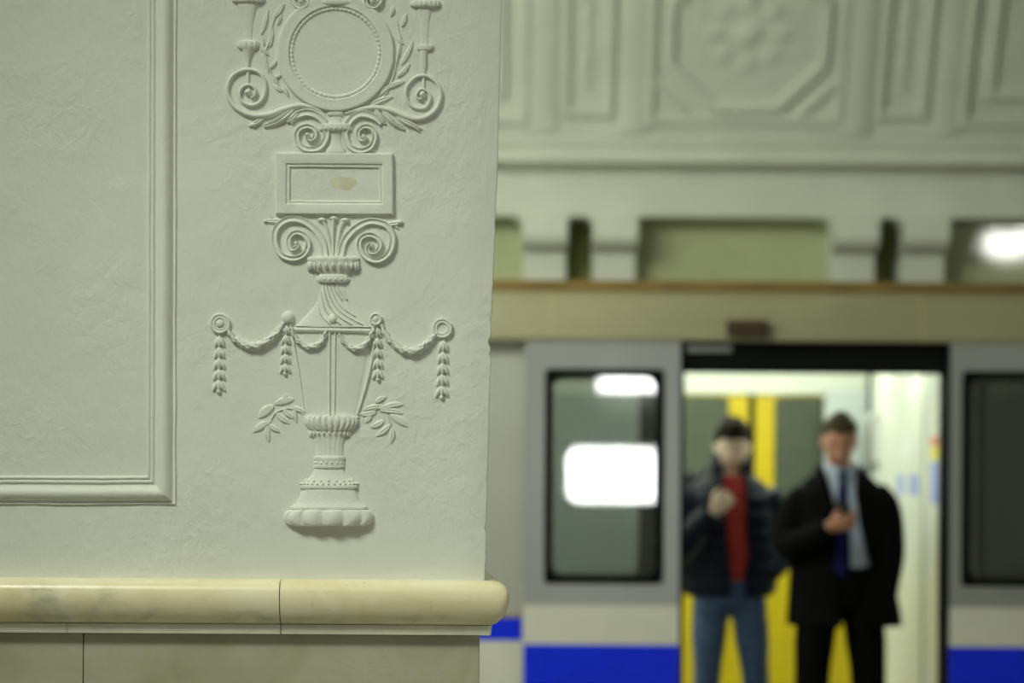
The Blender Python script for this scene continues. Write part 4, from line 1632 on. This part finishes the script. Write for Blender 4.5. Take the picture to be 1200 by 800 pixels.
# ------------------------------------------------------------------ young man, navy puffer, red shirt
def person_young():
    root = empty('person', (QX(855, 11.62, 600), 11.62, 0.0))
    tag(root, 'man in open navy puffer jacket, red shirt and jeans standing at left of doorway', 'person')
    Mx = Matrix.Translation((.012, -.02, 1.562)) @ Matrix.Rotation(math.radians(8), 4, 'X') @ Matrix.Rotation(math.radians(-6), 4, 'Z')
    shR, shL = Vector((-.175, .01, 1.345)), Vector((.185, .01, 1.345))
    elR, wrR = Vector((-.255, -.03, 1.09)), Vector((-.095, -.205, 1.255))
    elL, wrL = Vector((.270, .04, 1.08)), Vector((.180, -.055, .955))
    hipR, knR, anR = Vector((-.085, 0, .87)), Vector((-.105, -.02, .47)), Vector((-.12, .03, .09))
    hipL, knL, anL = Vector((.085, 0, .87)), Vector((.125, -.03, .47)), Vector((.165, .02, .09))
    bm = bmesh.new()
    add_head(bm, Mx)
    limb(bm, [(.005, .022, 1.36), (.008, .022, 1.42), (.010, .020, 1.50)], [.066, .054, .050], 16)
    loft(bm, torso_rings([(.84, .15, .10, 0, 0), (.95, .15, .10, 0, 0), (1.08, .135, .095, 0, 0), (1.22, .155, .105, 0, 0), (1.33, .165, .10, 0, .005), (1.40, .12, .08, 0, .01), (1.43, .06, .06, 0, .01)]))
    limb(bm, [shR, elR, wrR], [.050, .040, .027], 12); limb(bm, [shL, elL, wrL], [.050, .040, .027], 12)
    limb(bm, [hipR, knR, anR], [.080, .055, .038], 12); limb(bm, [hipL, knL, anL], [.080, .055, .038], 12)
    add_hand(bm, wrR, (.62, -.30, .60), (.15, .9, .2), 1, [1.45, 1.5, 1.5, 1.45], .1, (.75, .55))
    add_hand(bm, wrL, (-.30, -.12, -.9), (-.6, .7, .1), 1, [.5, .55, .6, .65])
    link('body', remesh(bm, .0055, 3), 'skin_a', root, True)
    face_parts(root, Mx, 'lip_a', 'hair_a')
    bm = bmesh.new()
    hair_cap(bm, Mx, hairline(.38, .30, -.08, -.55), .010, .016, 2.0)
    link('hair', finish(bm, True, 80), 'hair_a', root, True)
    # red t-shirt
    bm = bmesh.new()
    loft(bm, torso_rings(dense([(.925, .170, .122, 0, 0), (.98, .168, .120, 0, 0), (1.08, .158, .116, 0, 0), (1.22, .170, .122, 0, 0), (1.33, .172, .112, 0, .005), (1.39, .125, .090, .002, .010), (1.425, .075, .074, .006, .012)], .03)))
    link('shirt', finish(bm, True, 60), 'tee', root, True)
    # jacket
    tabj = [(.845, .208, .150, 0, .01), (.90, .222, .160, 0, .01), (1.05, .222, .160, 0, .01), (1.20, .220, .156, 0, .01), (1.32, .212, .142, 0, .012), (1.385, .165, .118, 0, .015), (1.43, .105, .095, .004, .018), (1.475, .088, .088, .006, .02)]

    def gL(z): return interp([(.84, .000), (.95, -.004), (1.2, -.030), (1.32, -.040), (1.43, -.045), (1.5, -.05)], z)
    def gR(z): return interp([(.84, .075), (.95, .066), (1.05, .095), (1.2, .072), (1.32, .080), (1.43, .072), (1.5, .06)], z)
    bm = bmesh.new()
    open_shell(bm, dense(tabj, .012), gL, gR, .030, 34, lambda z: .012 * abs(math.sin(PI * (z - .845) / .085)) if z < 1.38 else .004)

    def puff(p0, p1, p2, r0, r1, r2):
        c = catmull([p0, p1, p2], 16)
        m = len(c)
        rr = []
        for i in range(m):
            t = i / (m - 1)
            b = (r0 + (r1 - r0) * t * 2) if t < .5 else (r1 + (r2 - r1) * (t - .5) * 2)
            rr.append(b + .008 * abs(math.sin(PI * t * 6.5)) - .002)
        tube(bm, c, rr, 16)
    puff(shR + Vector((.02, 0, .0)), elR, wrR - Vector((.0, .0, .0)), .080, .068, .050)
    puff(shL + Vector((-.02, 0, .0)), elL, wrL, .080, .068, .052)
    link('jacket', remesh(bm, .0065, 2), 'puffer', root, True)
    # collar of the jacket
    bm = bmesh.new()
    rings = []
    for z, a, th in ((1.445, .086, .022), (1.475, .092, .026), (1.505, .094, .022)):
        o_, i_ = [], []
        for k in range(25):
            t = .75 + (2 * PI - 1.5) * k / 24
            o_.append(Vector((.008 + (a + th / 2) * math.sin(t), .018 - (a + th / 2) * math.cos(t), z + (-.02 if math.cos(t) > .4 else .012))))
            i_.append(Vector((.008 + (a - th / 2) * math.sin(t), .018 - (a - th / 2) * math.cos(t), z + (-.02 if math.cos(t) > .4 else .012))))
        rings.append(o_ + i_[::-1])
    loft(bm, rings, True)
    link('collar', remesh(bm, .006, 2), 'puffer', root, True)
    # jeans
    bm = bmesh.new()
    loft(bm, torso_rings([(.80, .150, .115, 0, 0), (.88, .168, .122, 0, 0), (.96, .162, .116, 0, 0)]))
    limb(bm, [hipR + Vector((.005, 0, .02)), Vector((-.095, -.01, .68)), knR, Vector((-.115, .01, .26)), anR + Vector((0, 0, -.03))], [.092, .085, .066, .060, .056], 18)
    limb(bm, [hipL + Vector((-.005, 0, .02)), Vector((.105, -.015, .68)), knL, Vector((.148, .0, .26)), anL + Vector((0, 0, -.03))], [.092, .085, .066, .060, .056], 18)
    link('jeans', remesh(bm, .007, 3), 'jeans', root, True)
    shoe(root, -.125, .01, -.15, 'sneaker', 'shoe'); shoe(root, .172, .0, .2, 'sneaker', 'shoe')
    return root


# ------------------------------------------------------------------ man in dark overcoat with phone
def person_coat():
    root = empty('person', (QX(985, 11.28, 600), 11.28, 0.0))
    tag(root, 'man in black overcoat, blue shirt and navy tie looking down at phone', 'person')
    Mx = Matrix.Translation((-.012, -.045, 1.590)) @ Matrix.Rotation(math.radians(20), 4, 'X') @ Matrix.Rotation(math.radians(-5), 4, 'Z')
    shR, shL = Vector((-.178, .02, 1.345)), Vector((.175, .02, 1.355))
    elR, wrR = Vector((-.245, -.045, 1.105)), Vector((-.085, -.255, 1.205))
    elL, wrL = Vector((.238, .055, 1.09)), Vector((.200, -.050, .87))
    hipR, knR, anR = Vector((-.09, 0, .90)), Vector((-.13, -.02, .49)), Vector((-.14, .03, .09))
    hipL, knL, anL = Vector((.09, 0, .90)), Vector((.13, -.02, .49)), Vector((.14, .03, .09))
    bm = bmesh.new()
    add_head(bm, Mx)
    limb(bm, [(0, .035, 1.38), (-.003, .028, 1.45), (-.008, .005, 1.54)], [.070, .058, .054], 16)
    loft(bm, torso_rings([(.86, .16, .11, 0, 0), (.98, .165, .12, 0, 0), (1.10, .16, .12, 0, 0), (1.24, .165, .115, 0, 0), (1.35, .170, .105, 0, .01), (1.42, .12, .08, 0, .02), (1.45, .06, .06, 0, .02)]))
    limb(bm, [shR, elR, wrR], [.052, .042, .028], 12); limb(bm, [shL, elL, wrL], [.052, .042, .028], 12)
    limb(bm, [hipR, knR, anR], [.085, .056, .040], 12); limb(bm, [hipL, knL, anL], [.085, .056, .040], 12)
    add_hand(bm, wrR, PH_D, PH_N, 1, [.85, .9, .95, 1.0], .1, (.7, .55))
    add_hand(bm, wrL, (-.2, -.3, -.9), (-.8, .5, .1), 1, [.4, .45, .5, .55])
    link('body', remesh(bm, .0055, 3), 'skin_b', root, True)
    face_parts(root, Mx, 'lip_b', 'hair_b')
    bm = bmesh.new()
    hair_cap(bm, Mx, hairline(.56, .42, .0, -.50), .007, .014, 5.0)
    link('hair', finish(bm, True, 80), 'hair_b', root, True)
    # shirt, collar and tie
    bm = bmesh.new()
    tabs = [(.985, .170, .128, 0, 0), (1.10, .172, .130, 0, 0), (1.24, .172, .124, 0, 0), (1.35, .170, .112, 0, .008), (1.41, .125, .092, 0, .016), (1.45, .078, .078, 0, .018)]
    loft(bm, torso_rings(dense(tabs, .03)))
    link('shirt', finish(bm, True, 60), 'shirt', root, True)
    bm = bmesh.new()
    for s in (-1, 1):
        rings = []
        for k in range(9):
            t = .10 + 2.4 * k / 8
            zz = 1.455 + .022 * k / 8
            r0 = .072
            out = Vector((s * math.sin(t), -math.cos(t), 0))
            c = Vector((-.002, .010, 0))
            drop_ = .045 * max(0, 1 - k / 5) + .026
            rings.append([c + out * r0 + Vector((0, 0, zz + .02)), c + out * (r0 + .006) + Vector((0, 0, zz + .018)), c + out * (r0 + .022) + Vector((s * .006, 0, zz - drop_)), c + out * (r0 + .014) + Vector((s * .006, 0, zz - drop_))])
        loft(bm, rings, True)
    link('shirt_collar', finish(bm, True, 40), 'shirt', root, True)
    bm = bmesh.new()
    tie_rows = [(1.455, .017, .094), (1.43, .021, .098), (1.415, .014, .101), (1.36, .022, .110), (1.25, .031, .131), (1.12, .038, .140), (1.02, .042, .140), (.99, .030, .138), (.965, .004, .136)]
    rings = []
    for z, hw, yy in tie_rows:
        rings.append([Vector((-.005 + (1.42 - z) * -.02 + hw * q, -yy - h_, z)) for q, h_ in ((-1, 0), (-.5, .006), (0, .008), (.5, .006), (1, 0), (.5, -.006), (-.5, -.006))])
    loft(bm, rings, True)
    link('tie', finish(bm, True, 50), 'tie', root, True)
    # overcoat
    tabc = [(.735, .272, .172, .024, .015), (.80, .266, .170, .020, .015), (.95, .245, .166, .008, .015), (1.10, .232, .162, .004, .015), (1.24, .226, .156, 0, .015), (1.35, .214, .142, 0, .018), (1.415, .160, .115, 0, .022), (1.455, .105, .094, 0, .026), (1.49, .090, .086, 0, .03)]

    def gL(z): return interp([(.735, -.010), (.98, -.045), (1.0, -.048), (1.25, -.035), (1.36, -.062), (1.46, -.085)], z)
    def gR(z): return interp([(.735, .06), (.98, .135), (1.0, .133), (1.22, .075), (1.36, .055), (1.46, .075)], z)
    bm = bmesh.new()
    open_shell(bm, dense(tabc, .02), gL, gR, .022, 34)
    limb(bm, [shR + Vector((.03, 0, -.005)), shR + Vector((-.025, 0, -.08)), elR, wrR], [.076, .080, .070, .050], 18, 8)
    limb(bm, [shL + Vector((-.03, 0, -.005)), shL + Vector((.03, 0, -.08)), elL, wrL], [.076, .080, .072, .060], 18, 8)
    link('overcoat', remesh(bm, .007, 3), 'coat', root, True)
    # lapels
    for s, gf in ((-1, gL), (1, gR)):
        bm = bmesh.new()
        rings = []
        for z in (1.47, 1.43, 1.38, 1.32, 1.25, 1.16, 1.08):
            ex = gf(z)
            wd = interp([(1.08, .006), (1.25, .05), (1.36, .065), (1.40, .045), (1.48, .04)], z)
            a_, b_, cy_ = [interp([(r_[0], r_[q]) for r_ in tabc], z) for q in (1, 2, 4)]
            row = []
            for f in (0, .5, 1):
                x_ = ex + s * wd * f
                y_ = cy_ - b_ * math.sqrt(max(.05, 1 - (x_ / a_) ** 2))
                row.append((x_, y_))
            rings.append([Vector((x_, y_ - .010, z)) for x_, y_ in row] + [Vector((x_, y_ + .006, z)) for x_, y_ in row[::-1]])
        loft(bm, rings, True)
        link('lapel', finish(bm, True, 40), 'coat', root, True)
    # trousers
    bm = bmesh.new()
    loft(bm, torso_rings([(.82, .160, .120, 0, 0), (.92, .178, .132, 0, 0), (1.00, .172, .130, 0, 0), (1.015, .172, .130, 0, 0)]))
    limb(bm, [hipR + Vector((.005, 0, .02)), Vector((-.115, -.01, .70)), knR, Vector((-.135, .01, .26)), anR + Vector((0, 0, -.05))], [.098, .095, .082, .076, .074], 18)
    limb(bm, [hipL + Vector((-.005, 0, .02)), Vector((.115, -.01, .70)), knL, Vector((.135, .01, .26)), anL + Vector((0, 0, -.05))], [.098, .095, .082, .076, .074], 18)
    link('trousers', remesh(bm, .007, 3), 'suit', root, True)
    shoe(root, -.145, .01, -.2, 'shoe', 'shoe'); shoe(root, .145, .0, .2, 'shoe', 'shoe')
    return root


PH_D = Vector((.82, -.25, .20)).normalized()
PH_N = Vector((.15, .85, .45)); PH_N = (PH_N - PH_D * PH_N.dot(PH_D)).normalized()
PH_S = PH_D.cross(PH_N)
PH_W = Vector((-.085, -.255, 1.205))
pa = person_young()
pb = person_coat()

# phone in the hand of the man in the overcoat
pl = pb.location
ph = empty('smartphone', pl + PH_W + PH_D * .078 + PH_N * .030 + PH_S * .028)
ph.rotation_euler = Matrix((PH_D, PH_N, PH_S)).transposed().to_euler()
tag(ph, 'black smartphone held in the hand of the man in the overcoat', 'phone')
bm = bmesh.new(); b_box(bm, -.035, .035, -.004, .004, -.07, .07, .0035)
link('case', finish(bm, True, 30), 'phone', ph, True)
bm = bmesh.new(); b_box(bm, -.031, .031, .0038, .0046, -.063, .063)
link('screen', finish(bm, False), 'screen', ph, True)

# backpack on the right shoulder of the young man
pl = pa.location
bp = empty('backpack', pl + Vector((-.20, .17, .98)))
tag(bp, 'black backpack slung on one shoulder of the man in the puffer', 'bag')
bm = bmesh.new()
rings = []
for z, a, b in ((0, .115, .07), (.03, .135, .085), (.2, .14, .095), (.34, .13, .085), (.42, .10, .065), (.45, .05, .03)):
    rings.append([Vector((a * math.copysign(abs(math.cos(t)) ** .6, math.cos(t)), b * math.copysign(abs(math.sin(t)) ** .6, math.sin(t)) + .09, z)) for t in [k * PI / 12 for k in range(24)]])
loft(bm, rings, True)
link('pack_body', finish(bm, True, 50), 'bag', bp, True)
bm = bmesh.new()
rings = []
for z, a, b in ((.04, .10, .02), (.06, .11, .035), (.18, .11, .04), (.22, .10, .02)):
    rings.append([Vector((a * math.copysign(abs(math.cos(t)) ** .6, math.cos(t)), b * math.sin(t) + .185, z)) for t in [k * PI / 10 for k in range(20)]])
loft(bm, rings, True)
link('front_pocket', finish(bm, True, 50), 'bag', bp, True)
bm = bmesh.new()
sp = [Vector((.05, .02, .38)), Vector((.075, -.09, .455)), Vector((.085, -.20, .460)), Vector((.095, -.335, .38)), Vector((.085, -.365, .25)), Vector((.04, -.355, .10)), Vector((-.05, -.26, .0)), Vector((-.10, -.08, -.02)), Vector((-.09, .03, .03))]
tube(bm, catmull(sp, 6), [(.025, .006)] * 49, 8, up=(0, -1, 1))
link('shoulder_strap', finish(bm, True, 60), 'bag', bp, True)


# ================================================================== LAMPS OF THE HALL (outside the frame; they light the place and mirror in the glass)
def chandelier(loc, label, n=6, r=.42):
    root = empty('chandelier', loc)
    tag(root, label, 'lamp')
    bm = bmesh.new()
    tube(bm, [(0, 0, 0), (0, 0, 5.7 - loc[2])], [.02, .02], 10)
    ell(bm, (0, 0, 0), (.07, .07, .10))
    link('stem', finish(bm), 'brass', root, True)
    for i in range(n):
        a = 2 * PI * i / n
        c = Vector((r * math.cos(a), r * math.sin(a), .0))
        bm = bmesh.new()
        tube(bm, catmull([(0, 0, 0), c * .5 + Vector((0, 0, -.10)), c + Vector((0, 0, -.03))], 5), [.012] * 11, 8)
        arm = link('arm', finish(bm), 'brass', root, True)
        bm = bmesh.new()
        ell(bm, c + Vector((0, 0, .09)), (.14, .14, .15), n=16)
        link('glass_globe', finish(bm), 'globe', arm, True)


chandelier((5.45, 3.0, 3.50), 'brass globe chandelier hanging in the hall, right of the opening')

# backlit panel on the hall wall: mirrored in the door window
YS = -4.15
MD = 2 * YD - YS                           # mirrored distance


def mir(px, py):
    q = Q(px, py, MD)
    return q.x, q.z


(ax, az), (bx_, bz) = mir(666, 587), mir(778, 526)
sb = empty('backlit_panel', ((ax + bx_) / 2, YS, az))
tag(sb, 'white backlit advertising panel on the hall wall', 'sign')
plate_hole('panel_frame', (ax - .05, bx_ + .05, az - .05, bz + .05), (ax, bx_, az, bz), YS - .05, YS + .03, 'steel', sb, .02, .11)
rplate('panel_face', (ax - .01, bx_ + .01, az - .01, bz + .01), YS - .04, YS, .12, 'sign', sb)
(ax, az), (bx_, bz) = mir(702, 458), mir(777, 443)
lb = empty('wall_luminaire', ((ax + bx_) / 2, YS, az))
tag(lb, 'long white wall luminaire above the backlit panel', 'lamp')
box('housing', ax - .03, bx_ + .03, -4.2, YS - .02, az - .03, bz + .03, 'steel', lb, .004)
rplate('diffuser', (ax, bx_, az, bz), YS - .02, YS + .02, .03, 'sign', lb)
